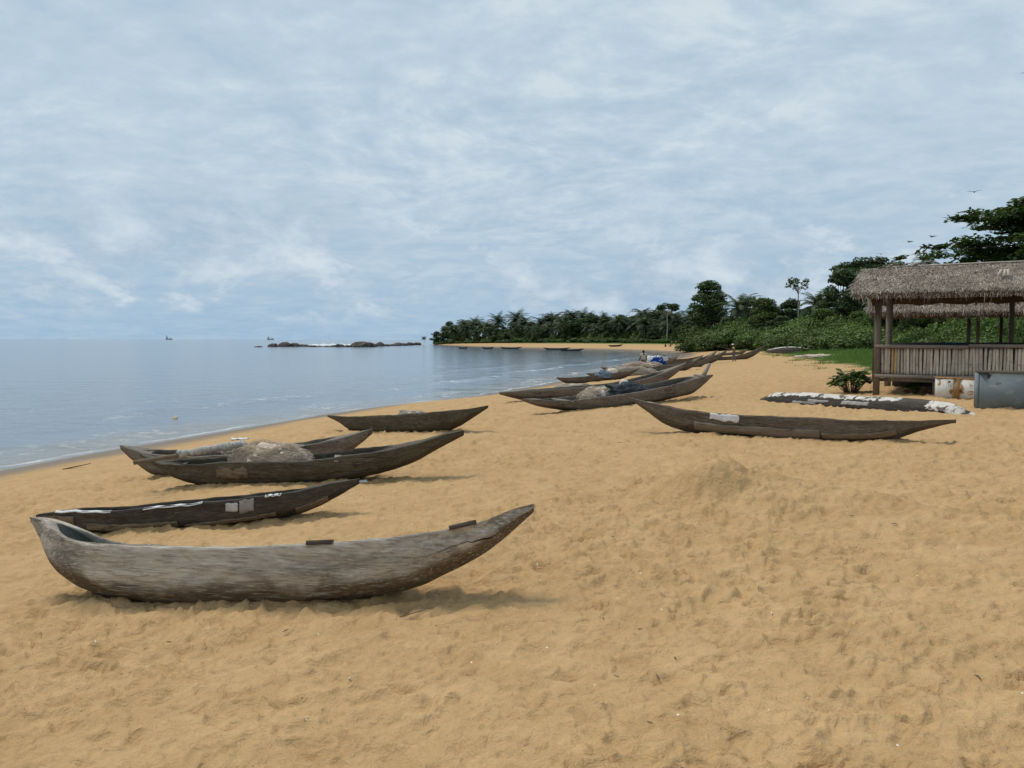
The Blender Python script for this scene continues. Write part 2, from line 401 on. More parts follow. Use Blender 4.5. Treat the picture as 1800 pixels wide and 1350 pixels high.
g.put(g.b.inputs['Normal'], b2)
wn, wc = WX.shape
WV = np.stack([WX, WY, WZ], -1).reshape(-1, 3)
sea = obj('sea_water', make_mesh('sea_water', WV, [grid_faces(wn, wc, True)], [m_sea], True, attrs={'shore': WD.ravel()}))
tag(sea, 'calm pale blue grey sea in a shallow bay', 'sea', kind='structure')

# ------------------------------------------------------------------ wood and other materials
def wood(name, top, low, dark, *rest, line=(0.40, 0.74, 0.7), **kw):
    return _wood(name, top, low, dark, *rest, line=line, **kw)
def _wood(name, top, low, dark, inside=(0.05, 0.045, 0.038), stain=0.5, grain=7.0, seed=0.0, pale=0.25, line=(0.40, 0.74, 0.7), fleck=1.0):
    m, g = material(name)
    tcn = g.new('ShaderNodeTexCoord'); oc = g.scale(tcn.outputs['Object'], (1, 1, 1), (seed * 3.7, seed * 1.3, seed * 2.1))
    st = g.scale(oc, (0.55, 5.0, 5.0)); st2 = g.scale(oc, (0.9, 14.0, 14.0))
    tau = g.attr('tau'); ins = g.attr('inside')
    na = g.noise(st, 1.6, 6, 0.65, 0.6); nb = g.noise(st2, 2.4, 5, 0.7, 0.4); ncn = g.noise(oc, 1.5, 5, 0.6, 0.8); nd = g.noise(oc, 7.0, 5, 0.7, 0.3)
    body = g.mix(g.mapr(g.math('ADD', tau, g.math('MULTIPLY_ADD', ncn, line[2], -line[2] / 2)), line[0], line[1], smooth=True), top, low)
    body = g.mix(g.math('MULTIPLY', g.mapr(na, 0.40, 0.66), stain), body, dark)
    body = g.mix(g.math('MULTIPLY', g.mapr(nb, 0.56, 0.72), 0.65), body, dark)
    body = g.mix(g.math('MULTIPLY', g.mapr(nb, 0.30, 0.42, 1.0, 0.0), pale), body, tuple(min(0.8, c * 1.7 + 0.05) for c in top))
    body = g.mix(g.math('MULTIPLY', g.mapr(nd, 0.60, 0.72), 0.35), body, tuple(c * 0.8 for c in low))
    mus = g.math('MULTIPLY', g.mapr(ncn, 0.52, 0.70), stain)
    body = g.mix(g.math('MULTIPLY', mus, 0.8), body, tuple(c * 1.1 for c in dark))
    adz = g.new('ShaderNodeTexVoronoi'); g.put(adz.inputs['Vector'], g.scale(oc, (5.0, 11.0, 11.0))); adz.inputs['Scale'].default_value = 1.0
    # cracks that run with the grain
    ck = g.noise(g.scale(oc, (0.5, 9.0, 9.0), (5, 2, 1)), 1.7, 2, 0.5, 0.6)
    crack = g.mapr(g.math('ABSOLUTE', g.math('SUBTRACT', ck, 0.5)), 0.004, 0.016, 1.0, 0.0)
    crack = g.math('MULTIPLY', crack, g.mapr(g.noise(oc, 1.1, 2), 0.48, 0.6))
    body = g.mix(g.math('MULTIPLY', crack, 0.85), body, (0.012, 0.010, 0.008))
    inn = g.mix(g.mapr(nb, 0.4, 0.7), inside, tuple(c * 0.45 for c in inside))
    g.b.inputs['Roughness'].default_value = 0.82
    h = g.math('ADD', g.math('MULTIPLY', nb, 0.6), g.math('MULTIPLY', g.math('SUBTRACT', 1.0, crack), 0.8))
    h = g.math('ADD', h, g.math('MULTIPLY', na, 0.9))
    sc_ = g.noise(g.scale(oc, (3.0, 30.0, 30.0), (2, 7, 3)), 2.5, 4, 0.7, 0.2)
    body = g.mix(g.math('MULTIPLY', g.mapr(sc_, 0.53, 0.63), 0.72 * fleck), body, tuple(x * 0.55 for x in low))
    body = g.mix(g.math('MULTIPLY', g.mapr(sc_, 0.36, 0.45, 1.0, 0.0), 0.6 * fleck), body, tuple(min(0.7, x * 1.45 + 0.03) for x in top))
    fl = g.math('MULTIPLY', g.mapr(g.noise(g.scale(oc, (4.0, 16.0, 16.0), (9, 1, 4)), 2.2, 6, 0.75, 0.3), 0.60, 0.66), g.mapr(g.noise(oc, 2.2, 3), 0.46, 0.62))
    body = g.mix(g.math('MULTIPLY', fl, 0.5 * fleck), body, tuple(min(0.6, x * 1.2 + 0.16) for x in top))
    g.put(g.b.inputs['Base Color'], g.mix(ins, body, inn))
    g.put(g.b.inputs['Normal'], g.bump(h, 0.016, 0.9, g.bump(nd, 0.012, 0.5, g.bump(adz.outputs['Distance'], 0.02, 0.45))))
    return m
def plain(name, c1, c2, scale=6.0, rough=0.8, bump=0.006, c3=None, stretch=(1, 1, 1), spec=0.25, t3=(0.56, 0.68)):
    m, g = material(name)
    tcn = g.new('ShaderNodeTexCoord'); oc = g.scale(tcn.outputs['Object'], stretch)
    n = g.noise(oc, scale, 5, 0.65, 0.4); n2 = g.noise(oc, scale * 4.3, 4, 0.6)
    c = g.mix(g.mapr(n, 0.32, 0.68), c1, c2)
    c = g.mix(g.math('MULTIPLY', g.mapr(n2, 0.45, 0.75), 0.35), c, tuple(x * 0.6 for x in c2))
    if c3: c = g.mix(g.mapr(g.noise(oc, scale * 0.8, 6, 0.7, 0.5), t3[0], t3[1]), c, c3)
    g.put(g.b.inputs['Base Color'], c); g.b.inputs['Roughness'].default_value = rough; g.b.inputs['Specular IOR Level'].default_value = spec
    g.put(g.b.inputs['Normal'], g.bump(g.math('ADD', n, g.math('MULTIPLY', n2, 0.5)), bump, 0.8))
    return m
M = {}
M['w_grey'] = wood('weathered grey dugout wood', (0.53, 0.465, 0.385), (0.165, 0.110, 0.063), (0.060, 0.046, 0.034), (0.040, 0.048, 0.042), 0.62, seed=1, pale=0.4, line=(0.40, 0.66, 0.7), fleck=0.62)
M['w_dark'] = wood('tarred dark dugout wood', (0.085, 0.072, 0.056), (0.060, 0.046, 0.030), (0.022, 0.019, 0.016), (0.06, 0.052, 0.042), 0.6, seed=2, pale=0.30)
M['w_olive'] = wood('dark olive dugout wood', (0.105, 0.090, 0.060), (0.080, 0.060, 0.034), (0.026, 0.022, 0.015), (0.075, 0.066, 0.048), 0.5, seed=3, pale=0.28)
M['w_brown'] = wood('brown weathered dugout wood', (0.155, 0.125, 0.095), (0.115, 0.090, 0.064), (0.040, 0.031, 0.024), (0.075, 0.060, 0.045), 0.5, seed=4, pale=0.3)
M['w_mid'] = wood('greyish brown dugout wood', (0.215, 0.185, 0.150), (0.150, 0.115, 0.080), (0.058, 0.046, 0.036), (0.10, 0.085, 0.068), 0.5, seed=5, pale=0.35)
M['w_black'] = wood('charred black dugout wood', (0.055, 0.046, 0.038), (0.090, 0.078, 0.064), (0.014, 0.012, 0.011), (0.03, 0.026, 0.022), 0.5, seed=6, pale=0.2)
M['plank'] = plain('grey plank', (0.33, 0.29, 0.245), (0.20, 0.17, 0.135), 5, stretch=(0.8, 8, 8))
M['plank_d'] = plain('dark plank', (0.12, 0.10, 0.08), (0.06, 0.05, 0.04), 5, stretch=(0.8, 8, 8))
M['tanpatch'] = plain('tan wooden patch', (0.25, 0.19, 0.125), (0.13, 0.098, 0.065), 4, stretch=(1, 5, 5), c3=(0.06, 0.046, 0.032))
M['sideplank'] = plain('side plank', (0.25, 0.205, 0.155), (0.15, 0.122, 0.09), 5, stretch=(.8, 7, 7), c3=(0.05, 0.04, 0.032), t3=(.58, .66))
M['greypatch'] = plain('grey metal patch', (0.36, 0.35, 0.33), (0.22, 0.21, 0.20), 9, rough=0.5, bump=0.004)
M['zinc'] = plain('bright zinc patch', (0.66, 0.66, 0.64), (0.42, 0.41, 0.40), 14, rough=0.45, bump=0.004, c3=(0.15, 0.13, 0.11), t3=(0.60, 0.66))
M['white'] = plain('flaking white sheet', (0.70, 0.67, 0.61), (0.48, 0.44, 0.39), 5, rough=0.75, bump=0.012, c3=(0.10, 0.08, 0.065), t3=(0.53, 0.58))
M['plastic'] = plain('white plastic sheet', (0.74, 0.75, 0.75), (0.55, 0.56, 0.56), 8, rough=0.45, bump=0.02)
M['cloth_w'] = plain('dirty white cloth', (0.62, 0.60, 0.56), (0.42, 0.40, 0.37), 9, rough=0.9, bump=0.05, stretch=(3, 1, 3))
M['tarp'] = plain('dark blue grey tarpaulin', (0.045, 0.062, 0.072), (0.022, 0.030, 0.036), 7, rough=0.5, bump=0.03)
M['blue'] = plain('bright blue net', (0.010, 0.13, 0.56), (0.006, 0.06, 0.34), 12, rough=0.6, bump=0.04)
M['bluegrey'] = plain('faded blue cloth', (0.16, 0.22, 0.28), (0.09, 0.13, 0.17), 7, rough=0.7, bump=0.03)
M['buoy'] = plain('pale foam float', (0.72, 0.66, 0.56), (0.58, 0.52, 0.43), 9, rough=0.7)
M['stick'] = plain('bare stick', (0.21, 0.165, 0.12), (0.12, 0.09, 0.06), 12, stretch=(1, 4, 4))
def netmat(name, c1, c2):
    m, g = material(name)
    tcn = g.new('ShaderNodeTexCoord'); oc = tcn.outputs['Object']
    n = g.noise(oc, 5.0, 6, 0.7, 1.2); n2 = g.noise(oc, 34, 4, 0.7, 0.8)
    g.put(g.b.inputs['Base Color'], g.mix(g.mapr(n, 0.35, 0.7), c1, c2)); g.b.inputs['Roughness'].default_value = 0.7
    tr = g.new('ShaderNodeBsdfTransparent'); mx = g.new('ShaderNodeMixShader')
    g.put(mx.inputs[0], g.mapr(g.math('MULTIPLY_ADD', n2, 0.7, g.math('MULTIPLY', n, 0.35)), 0.30, 0.48, 0.86, 1.0))
    g.l.new(tr.outputs[0], mx.inputs[1]); g.l.new(g.b.outputs[0], mx.inputs[2]); g.l.new(mx.outputs[0], g.out.inputs[0])
    g.put(g.b.inputs['Normal'], g.bump(n2, 0.010, 0.8, g.bump(n, 0.03, 0.5)))
    return m
M['net'] = netmat('beige nylon net', (0.68, 0.57, 0.45), (0.54, 0.45, 0.35))
M['netg'] = netmat('grey nylon net', (0.58, 0.52, 0.44), (0.45, 0.40, 0.335))

# ------------------------------------------------------------------ canoes
class Hull:
    def __init__(self, S, K, beam, seed=0, chine=0.25, full=2.6, full_l=None, k_l=1.0, hollow=(0.09, 0.90), thick=0.045, endw=(0.05, 0.04), rimj=0.012, open_r=(1.6, 1.6)):
        self.S = S; self.K = K; self.beam = beam; self.seed = seed; self.ch = chine; self.full = full; self.full_l = full_l or full; self.k_l = k_l
        self.x0 = min(S[0][0], K[0][0]); self.x1 = max(S[-1][0], K[-1][0]); self.hol = hollow; self.th = thick; self.endw = endw; self.rimj = rimj
    def prof(self, s):
        s = np.asarray(s, float); x = self.x0 + (self.x1 - self.x0) * s
        zs = pchip(*zip(*self.S), x); zk = pchip(*zip(*self.K), x)
        zs = zs + self.rimj * (pn(x * 2.1, x * 0 + self.seed, 71) + .6 * pn(x * 6.0, x * 0 + self.seed, 72)) * sstep(0, .12, s) * sstep(0, .12, 1 - s)
        zk = np.minimum(zk, zs - 0.05)
        b = self.beam / 2 * np.maximum(0, 1 - np.abs(2 * s - 1) ** np.where(s < .5, self.full_l, self.full)) ** 0.72
        b = np.maximum(b, self.endw[0] * (1 - s) + self.endw[1] * s)
        return x, zs, zk, b
    def sec(self, s, t):
        """outer surface; t 0 = +Y gunwale, 0.5 keel, 1 = -Y gunwale"""
        s, t = np.broadcast_arrays(np.asarray(s, float), np.asarray(t, float))
        x, zs, zk, b = self.prof(s)
        th = math.pi * t; ce = np.cos(th); se = np.sin(th)
        ye = np.sign(ce) * np.abs(ce) ** 0.78; ze = np.clip(se, 0, 1) ** 0.95
        tau = 1 - np.abs(2 * t - 1)
        yc = np.where(tau < .55, 1 - .26 * tau / .55, .74 * (1 - (tau - .55) / .45)) * np.where(t < .5, 1, -1); zcn = np.where(tau < .55, .60 * tau / .55, .60 + .40 * (tau - .55) / .45)
        k = np.clip(self.ch + 0.9 * np.abs(2 * s - 1) ** 2.2 * np.where(s < .5, self.k_l, 1.0), 0, 1)
        y = b * (ye * (1 - k) + yc * k); z = zs - (zs - zk) * (ze * (1 - k) + zcn * k)
        nz = 0.013 * pn(x * 1.6 + self.seed * 3, t * 7, 81) + 0.006 * pn(x * 6 + self.seed, t * 16, 82)
        y = y + nz * np.where(t < .5, 1, -1) * sstep(0, .1, tau); z = z - nz * tau
        return np.stack([x, y, z], -1)
    def mesh(self, name, mat, ns=96, nt=37):
        s = np.linspace(0, 1, ns); s = s + 0.03 * np.sin(2 * math.pi * s) * -1 / 2
        t = np.linspace(0, 1, nt)
        Sg, Tg = np.meshgrid(s, t, indexing='ij')
        out = self.sec(Sg, Tg)
        x, zs, zk, b = self.prof(s)
        h0, h1 = self.hol
        dep = sstep(h0, h0 + .13, s) * sstep(1 - h1, 1 - h1 + .13, 1 - s)
        bi = np.maximum(b - self.th, 0.004); di = dep * np.maximum(0.0, zs - zk - self.th * 1.4)
        # close the hollow to a point at its ends
        bi = bi * np.clip(sstep(h0 - .01, h0 + .06, s) * sstep(1 - h1 - .01, 1 - h1 + .06, 1 - s), 0.03, 1)
        ti = t[::-1]; th = math.pi * ti
        yi = bi[:, None] * (np.sign(np.cos(th)) * np.abs(np.cos(th)) ** 0.7)[None, :]
        zi = zs[:, None] + 0.004 - di[:, None] * (np.clip(np.sin(th), 0, 1) ** 0.8)[None, :]
        inn = np.stack([np.broadcast_to(x[:, None], yi.shape), yi, zi], -1)
        allv = np.concatenate([out, inn], 1); n2 = 2 * nt
        Vv = allv.reshape(-1, 3); Q = grid_faces(ns, n2, True)[:, ::-1]
        k = len(Vv); Vv = np.vstack([Vv, allv[0].mean(0)[None], allv[-1].mean(0)[None]])
        T = np.array([(k, j, (j + 1) % n2) for j in range(n2)] + [(k + 1, (ns - 1) * n2 + (j + 1) % n2, (ns - 1) * n2 + j) for j in range(n2)])
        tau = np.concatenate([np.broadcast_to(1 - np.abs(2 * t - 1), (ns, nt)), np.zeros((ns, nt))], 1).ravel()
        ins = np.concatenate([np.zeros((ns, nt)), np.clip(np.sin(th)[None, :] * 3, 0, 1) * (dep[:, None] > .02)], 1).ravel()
        return make_mesh(name, Vv, [Q, T], [mat], True, attrs={'tau': np.append(tau, [0, 0]), 'inside': np.append(ins, [0, 0])})
    def patch(self, s0, s1, t0, t1, off=0.012, thick=0.010, ragged=0.02, n=None, seed=0):
        """a thin sheet nailed on the outer skin"""
        ns = n or max(8, int((s1 - s0) * 110)); nt = max(5, int(abs(t1 - t0) * 40))
        s = np.linspace(s0, s1, ns); u = np.linspace(0, 1, nt)
        Sg, U = np.meshgrid(s, u, indexing='ij')
        e0 = ragged * pn(Sg * 60, Sg * 0 + seed + 3.3, 91); e1 = ragged * pn(Sg * 60, Sg * 0 + seed + 9.7, 92)
        Tg = (t0 + e0) * (1 - U) + (t1 + e1) * U
        Sg = Sg + 0.15 * ragged * pn(U * 9, Sg * 0 + seed, 93) * np.where((Sg < s0 + 1e-6) | (Sg > s1 - 1e-6), 1, 0)
        P = self.sec(Sg, np.clip(Tg, 0, 1)); e = 1e-3
        du = self.sec(np.clip(Sg + e, 0, 1), Tg) - self.sec(np.clip(Sg - e, 0, 1), Tg); dv = self.sec(Sg, np.clip(Tg + e, 0, 1)) - self.sec(Sg, np.clip(Tg - e, 0, 1))
        nrm = np.cross(du, dv); nrm /= np.linalg.norm(nrm, axis=-1)[..., None] + 1e-9
        c = P.mean((0, 1)); ctr = np.array([P[..., 0].mean(), 0, self.prof(np.array([(s0 + s1) / 2]))[1][0]])
        if ((P - ctr) * nrm).sum(-1).mean() < 0: nrm = -nrm
        o_ = off + 0.004 * pn(Sg * 40, U * 4, 94 + seed)
        A = (P + nrm * (o_ + thick)[..., None]).reshape(-1, 3); B = (P + nrm * (o_ * .0 - .005)[..., None]).reshape(-1, 3)
        Q = grid_faces(ns, nt); k = len(A); rim = []
        idx = np.arange(ns * nt).reshape(ns, nt)
        loop = np.concatenate([idx[0, :], idx[1:, -1], idx[-1, ::-1][1:], idx[::-1, 0][1:]])
        for a_, b_ in zip(loop[:-1], loop[1:]): rim.append((a_, a_ + k, b_ + k, b_))
        return make_mesh('patch', np.vstack([A, B]), [Q, (Q + k)[:, ::-1], np.array(rim)], None, False)
def bake_boat(name, hull, mat, loc, yaw, roll=0.0, pitch=0.0, ns=96, nt=37, flip=False):
    e = empty(name, loc, yaw)
    h = obj('hull', hull.mesh('hull', mat, ns, nt), e)
    e.rotation_euler = (Matrix.Rotation(yaw, 3, 'Z') @ Matrix.Rotation(pitch, 3, 'Y') @ Matrix.Rotation(roll + (math.pi if flip else 0), 3, 'X')).to_euler()
    return e
def generic(L, hL, hR, beam=0.62, depth=0.36, zl=0.0, zr=0.0, seed=0, mid=0.5, **kw):
    """plain dugout; ends rise to hL / hR; zl, zr: ground rise at the two ends"""
    def gr(u): return zl * (1 - u) + zr * u
    us = [0, .05, .12, .25, .4, .55, .7, .82, .92, 1]
    S = []; K = []
    for u in us:
        fl = max(0, (0.30 - u) / 0.30) ** 1.7; fr = max(0, (u - 0.55) / 0.45) ** 1.6
        S.append(((u - .5) * L, gr(u) + depth + (hL - depth) * fl + (hR - depth) * fr))
        kl = max(0, (0.20 - u) / 0.20) ** 1.6; kr = max(0, (u - 0.72) / 0.28) ** 1.7
        K.append(((u - .5) * L, gr(u) + (hL - .04) * kl + (hR - .05) * kr - 0.03))
    return Hull(S, K, beam, seed, **kw)

# --- the big pale canoe in front
S1 = [(-1.735, 0.575), (-1.66, 0.565), (-1.542, 0.524), (-1.292, 0.425), (-1.024, 0.393), (-0.711, 0.393), (-0.194, 0.404), (0.325, 0.437), (0.787, 0.474), (1.275, 0.54), (1.709, 0.614), (1.937, 0.693), (2.121, 0.775), (2.235, 0.812)]
K1 = [(-1.735, 0.545), (-1.644, 0.36), (-1.535, 0.206), (-1.382, 0.098), (-1.162, 0.027), (-0.783, -0.02), (-0.321, -0.03), (0.175, -0.01), (0.614, 0.03), (1.086, 0.11), (1.379, 0.172), (1.668, 0.313), (1.91, 0.465), (2.109, 0.636), (2.235, 0.75)]
h1 = Hull(S1, K1, .60, 1, chine=.18, full=2.9, full_l=5.5, k_l=.25, hollow=(0.03, 0.80), endw=(0.11, 0.034), thick=0.05)
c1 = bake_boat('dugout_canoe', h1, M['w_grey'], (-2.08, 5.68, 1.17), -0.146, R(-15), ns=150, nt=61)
tag(c1, 'largest pale grey dugout canoe, nearest to the viewer, tilted away with raised bow', 'canoe', 'dugout canoes pulled up on the beach')
for s0, s1, nm in ((0.600, 0.648, 'gunwale_block'), (0.855, 0.902, 'gunwale_block')):
    P = h1.sec(np.array([s0, s1]), np.array([0.995, 0.995])); off = np.array([0, 0.002, 0.010])
    MB().bar(P[0] + off, P[1] + off, 0.045, 0.032).build(nm, M['plank_d'], c1)
P = h1.sec(np.array([0.10, 0.28]), np.array([0.96, 0.99]))
MB().bar(P[0] + np.array([0, .035, .012]), P[1] + np.array([0, .03, .004]), 0.02, 0.012).build('gunwale_strip', M['plank'], c1)

# split running up from the bow bottom
path_s = np.array([.795, .83, .86, .885, .897, .912, .925, .932]); path_t = np.array([.835, .828, .832, .825, .79, .765, .72, .69])
ss = np.interp(np.linspace(0, 1, 40), np.linspace(0, 1, 8), path_s); tt = np.interp(np.linspace(0, 1, 40), np.linspace(0, 1, 8), path_t) + .006 * pn(np.linspace(0, 14, 40), np.zeros(40), 3)
wd = np.interp(np.linspace(0, 1, 40), [0, .4, .8, 1], [.0008, .002, .006, .004]); Pc = h1.sec(ss, tt); upv = h1.sec(ss, tt + .01) - h1.sec(ss, tt - .01); upv /= np.linalg.norm(upv, axis=1)[:, None]; outv = np.array([0, -.006, -.003])
Vc = np.stack([Pc + upv * wd[:, None] + outv, Pc + outv * 1.4, Pc - upv * wd[:, None] + outv], 1).reshape(-1, 3)
m_ck, g = material('dark split in wood'); g.b.inputs['Base Color'].default_value = (.012, .009, .007, 1)
obj('split', make_mesh('split', Vc, [grid_faces(40, 3)], [m_ck], True), c1)

# --- patched dark canoe behind it
S2 = [(-1.53, 0.175), (-1.219, 0.206), (-0.665, 0.222), (0.106, 0.281), (0.762, 0.335), (1.304, 0.406), (1.663, 0.467), (1.909, 0.505)]
K2 = [(-1.53, 0.13), (-1.308, 0.03), (-0.976, -0.05), (-0.558, -0.07), (0.044, -0.04), (0.716, 0.03), (1.086, 0.09), (1.365, 0.166), (1.646, 0.296), (1.909, 0.45)]
h2 = Hull(S2, K2, .50, 2, chine=.3, hollow=(0.10, 0.84), endw=(0.09, 0.02))
c2 = bake_boat('dugout_canoe', h2, M['w_dark'], (-3.63, 8.44, 1.07), 0.099, R(-5), ns=130, nt=45)
tag(c2, 'slim dark canoe with zinc and tan patches lying just behind the big pale canoe', 'canoe', 'dugout canoes pulled up on the beach')
for a_, nm, mt in (((.16, .44, .68, .80), 'tan_patch', 'tanpatch'), ((.46, .74, .66, .74), 'tan_patch', 'tanpatch'), ((.02, .12, .72, .90), 'tan_patch', 'tanpatch'), ((.80, .90, .55, .72), 'tan_patch', 'tanpatch'),
                   ((.590, .627, .86, .965), 'zinc_patch', 'zinc'), ((.632, .676, .82, .985), 'zinc_patch', 'greypatch')):
    obj(nm, h2.patch(*a_, off=.006, thick=.008, ragged=.015, seed=hash(nm + str(a_)) % 50 if False else int(a_[0] * 100)), c2, M[mt])
for a_ in ((.06, .24, .0, .05), (.34, .52, .985, 1.0), (.71, .76, .975, 1.0)):
    P = h2.sec(np.linspace(a_[0], a_[1], 9), np.full(9, 0.985)) + np.array([0, .02, .012])
    P[:, 2] += np.array([.006 * math.sin(k * 2.1 + a_[0] * 30) for k in range(9)])
    q = MB(); Vt = []
    for k in range(9): Vt += [P[k] + np.array([0, -.032, -.014]), P[k] + np.array([0, 0, .003]), P[k] + np.array([0, .035, -.008])]
    q.add(Vt, grid_faces(9, 3)); sh = q.build('plastic_edging', M['plastic'], c2)
    sh.modifiers.new('thick', 'SOLIDIFY').thickness = 0.006

# --- net canoe and its neighbour
S3 = [(-2.16, 0.405), (-1.728, 0.275), (-1.274, 0.302), (-0.298, 0.370), (0.386, 0.389), (1.056, 0.473), (1.713, 0.57), (2.192, 0.676), (2.497, 0.78), (2.76, 0.828)]
K3 = [(-2.16, 0.36), (-1.892, 0.22), (-1.656, 0.06), (-1.336, -0.04), (-0.978, -0.08), (-0.318, -0.06), (0.376, 0.01), (0.974, 0.07), (1.479, 0.166), (1.978, 0.329), (2.387, 0.56), (2.76, 0.76)]
h3 = Hull(S3, K3, .66, 3, chine=.15, hollow=(0.06, 0.80), endw=(0.03, 0.035))
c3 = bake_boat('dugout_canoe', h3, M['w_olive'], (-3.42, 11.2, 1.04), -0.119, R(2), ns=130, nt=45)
tag(c3, 'dark olive canoe heaped with a beige net and a pole over its stern', 'canoe', 'dugout canoes pulled up on the beach')
MB().bar(h3.sec(.60, .03) + np.array([0, 0, -.02]), h3.sec(.645, .97) + np.array([0, 0, -.02]), .10, .025).build('thwart', M['plank'], c3)
MB().bar(h3.sec(.13, .03) + np.array([0, 0, -.03]), h3.sec(.14, .97) + np.array([0, 0, -.03]), .05, .03).build('thwart', M['plank_d'], c3)
obj('wood_scar', h3.patch(.27, .37, .80, .93, off=.001, thick=.003, ragged=.05, seed=5), c3, M['tanpatch'])
h4 = generic(4.2, .62, .64, .62, .40, zl=-.18, zr=.08, seed=4, hollow=(.09, .86), endw=(.02, .03))
c4 = bake_boat('dugout_canoe', h4, M['w_mid'], (-4.42, 12.75, .95), 0.0, R(3), ns=110)
tag(c4, 'brownish canoe hidden behind the net canoe, upright peg on its bow', 'canoe', 'dugout canoes pulled up on the beach')
MB().bar(h4.sec(.115, .04) + np.array([0, 0, .01]), h4.sec(.115, .96) + np.array([0, 0, .01]), .07, .03).build('thwart', M['plank'], c4)
MB().bar(h4.sec(.42, .05) + np.array([0, 0, -.02]), h4.sec(.36, .95) + np.array([0, 0, -.02]), .09, .025).build('thwart', M['plank'], c4)
p_ = h4.sec(.985, .5); MB().tube([p_ + np.array([-.03, 0, .02]), p_ + np.array([0.02, 0, .07]), p_ + np.array([0.05, 0, .13])], [.035, .03, .022], 8).build('bow_peg', M['plank_d'], c4)
S5 = [(-2.24, 0.284), (-1.519, 0.283), (-0.308, 0.369), (0.761, 0.467), (1.746, 0.594), (2.317, 0.679), (2.671, 0.767)]
K5 = [(-2.24, 0.245), (-1.725, 0.09), (-1.27, -0.08), (-0.503, -0.09), (0.575, -0.02), (1.502, 0.11), (1.9, 0.25), (2.276, 0.465), (2.671, 0.72)]
h5 = Hull(S5, K5, .62, 5, chine=.15, hollow=(.10, .86), endw=(.02, .02))
c5 = bake_boat('dugout_canoe', h5, M['w_olive'], (-2.82, 18.22, .95), -0.579, R(-8), ns=100)
tag(c5, 'small dark canoe alone near the waterline beyond the net canoe', 'canoe', 'dugout canoes pulled up on the beach')

# --- canoe on the right and the overturned one by the hut
S7 = [(-3.10, 0.59), (-2.561, 0.505), (-1.972, 0.42), (-1.382, 0.379), (-0.621, 0.361), (0.381, 0.39), (1.292, 0.395), (2.123, 0.448), (2.73, 0.505)]
K7 = [(-3.10, 0.555), (-2.691, 0.36), (-2.182, 0.09), (-1.7, -0.02), (-1.02, -0.05), (-0.379, -0.04), (0.326, -0.05), (0.988, -0.03), (1.523, 0.02), (1.862, 0.12), (2.187, 0.27), (2.73, 0.47)]
h7 = Hull(S7, K7, .62, 7, chine=.45, full=2.4, hollow=(.08, .84), endw=(.03, .02))
c7 = bake_boat('dugout_canoe', h7, M['w_brown'], (4.77, 13.64, 1.41), -0.649, R(-7), ns=130, nt=45)
tag(c7, 'long brown canoe on the right with a small white sheet on its gunwale', 'canoe', 'dugout canoes pulled up on the beach')
obj('white_sheet', h7.patch(.325, .42, .89, 1.0, off=.008, thick=.008, ragged=.03, seed=3), c7, M['plastic'])
for a_, mt in (((.27, .66, .64, .82), 'sideplank'), ((.665, .86, .66, .78), 'tanpatch')):
    obj('side_plank', h7.patch(*a_, off=.010, thick=.014, ragged=.006, seed=int(a_[0] * 100)), c7, M[mt])
for s_ in (.09, .80, .70):
    P = h7.sec(np.array([s_, s_ + .035]), np.array([.97, .97])) + np.array([0, .08, .02]); MB().bar(P[0], P[1], .14, .03).build('thwart', M['plank'], c7)
S8 = [(-2.822, -0.06), (-1.5, 0.0), (0.3, 0.03), (1.8, 0.05), (2.6, 0.0), (3.45, -0.06)]
K8 = [(-2.822, 0.04), (-2.166, 0.25), (-1.332, 0.295), (0.39, 0.315), (1.86, 0.345), (2.55, 0.32), (3.0, 0.17), (3.45, 0.02)]
# built keel-up: sheer list is the lower edge, keel list the upper
h8 = Hull([(x, -z) for x, z in S8], [(x, -z) for x, z in K8], .66, 8, chine=.2, full=4.0, hollow=(.05, .92), endw=(.05, .06))
c8 = bake_boat('overturned_canoe', h8, M['w_black'], (8.4, 19.21, 1.47), -1.061, 0, ns=130, nt=45, flip=True)
tag(c8, 'overturned black canoe with flaking white sheeting along its keel before the hut', 'canoe', 'dugout canoes pulled up on the beach')
for a_ in ((.05, .14, .28, .60), (.145, .335, .30, .58), (.345, .50, .26, .60), (.508, .60, .27, .62), (.61, .69, .30, .62), (.80, .925, .14, .64), (.94, .985, .22, .66)):
    obj('white_sheet', h8.patch(*a_, off=.002, thick=.003, ragged=.07, seed=int(a_[0] * 100)), c8, M['white'])
for a_ in ((.46, .58, .08, .20), (.22, .34, .03, .10), (.30, .40, .10, .18)):
    obj('grey_patch', h8.patch(*a_, off=.006, thick=.008, ragged=.02, seed=int(a_[0] * 100)), c8, M['greypatch'])

# --- the row of canoes along the shore
S6 = [(-3.9, 0.33), (-3.213, 0.286), (-2.621, 0.267), (-1.432, 0.329), (-0.141, 0.425), (1.266, 0.577), (2.358, 0.73), (3.39, 0.81)]
K6 = [(-3.9, 0.255), (-3.456, 0.12), (-2.711, -0.02), (-2.022, -0.11), (-1.194, -0.10), (0.12, -0.02), (1.526, 0.10), (2.404, 0.21), (2.872, 0.41), (3.39, 0.74)]
h6 = Hull(S6, K6, .85, 6, chine=.15, hollow=(.05, .90), endw=(.04, .06))
c6 = bake_boat('dugout_canoe', h6, M['w_mid'], (3.55, 22.79, 1.24), 0.582, R(3), ns=110)
tag(c6, 'foremost canoe of the shore row with dark tarpaulin and a post on its bow', 'canoe', 'dugout canoes pulled up on the beach')
MB().bar(h6.sec(.16, .03) + np.array([0, 0, .0]), h6.sec(.20, .97) + np.array([0, 0, .0]), .14, .03).build('thwart', M['plank'], c6)
MB().bar(h6.sec(.10, .9) + np.array([0, 0.02, .03]), h6.sec(.19, .9) + np.array([0, 0.02, .03]), .04, .03).build('gunwale_strip', M['plank'], c6)
p_ = h6.sec(.955, .5); p_[2] = .80
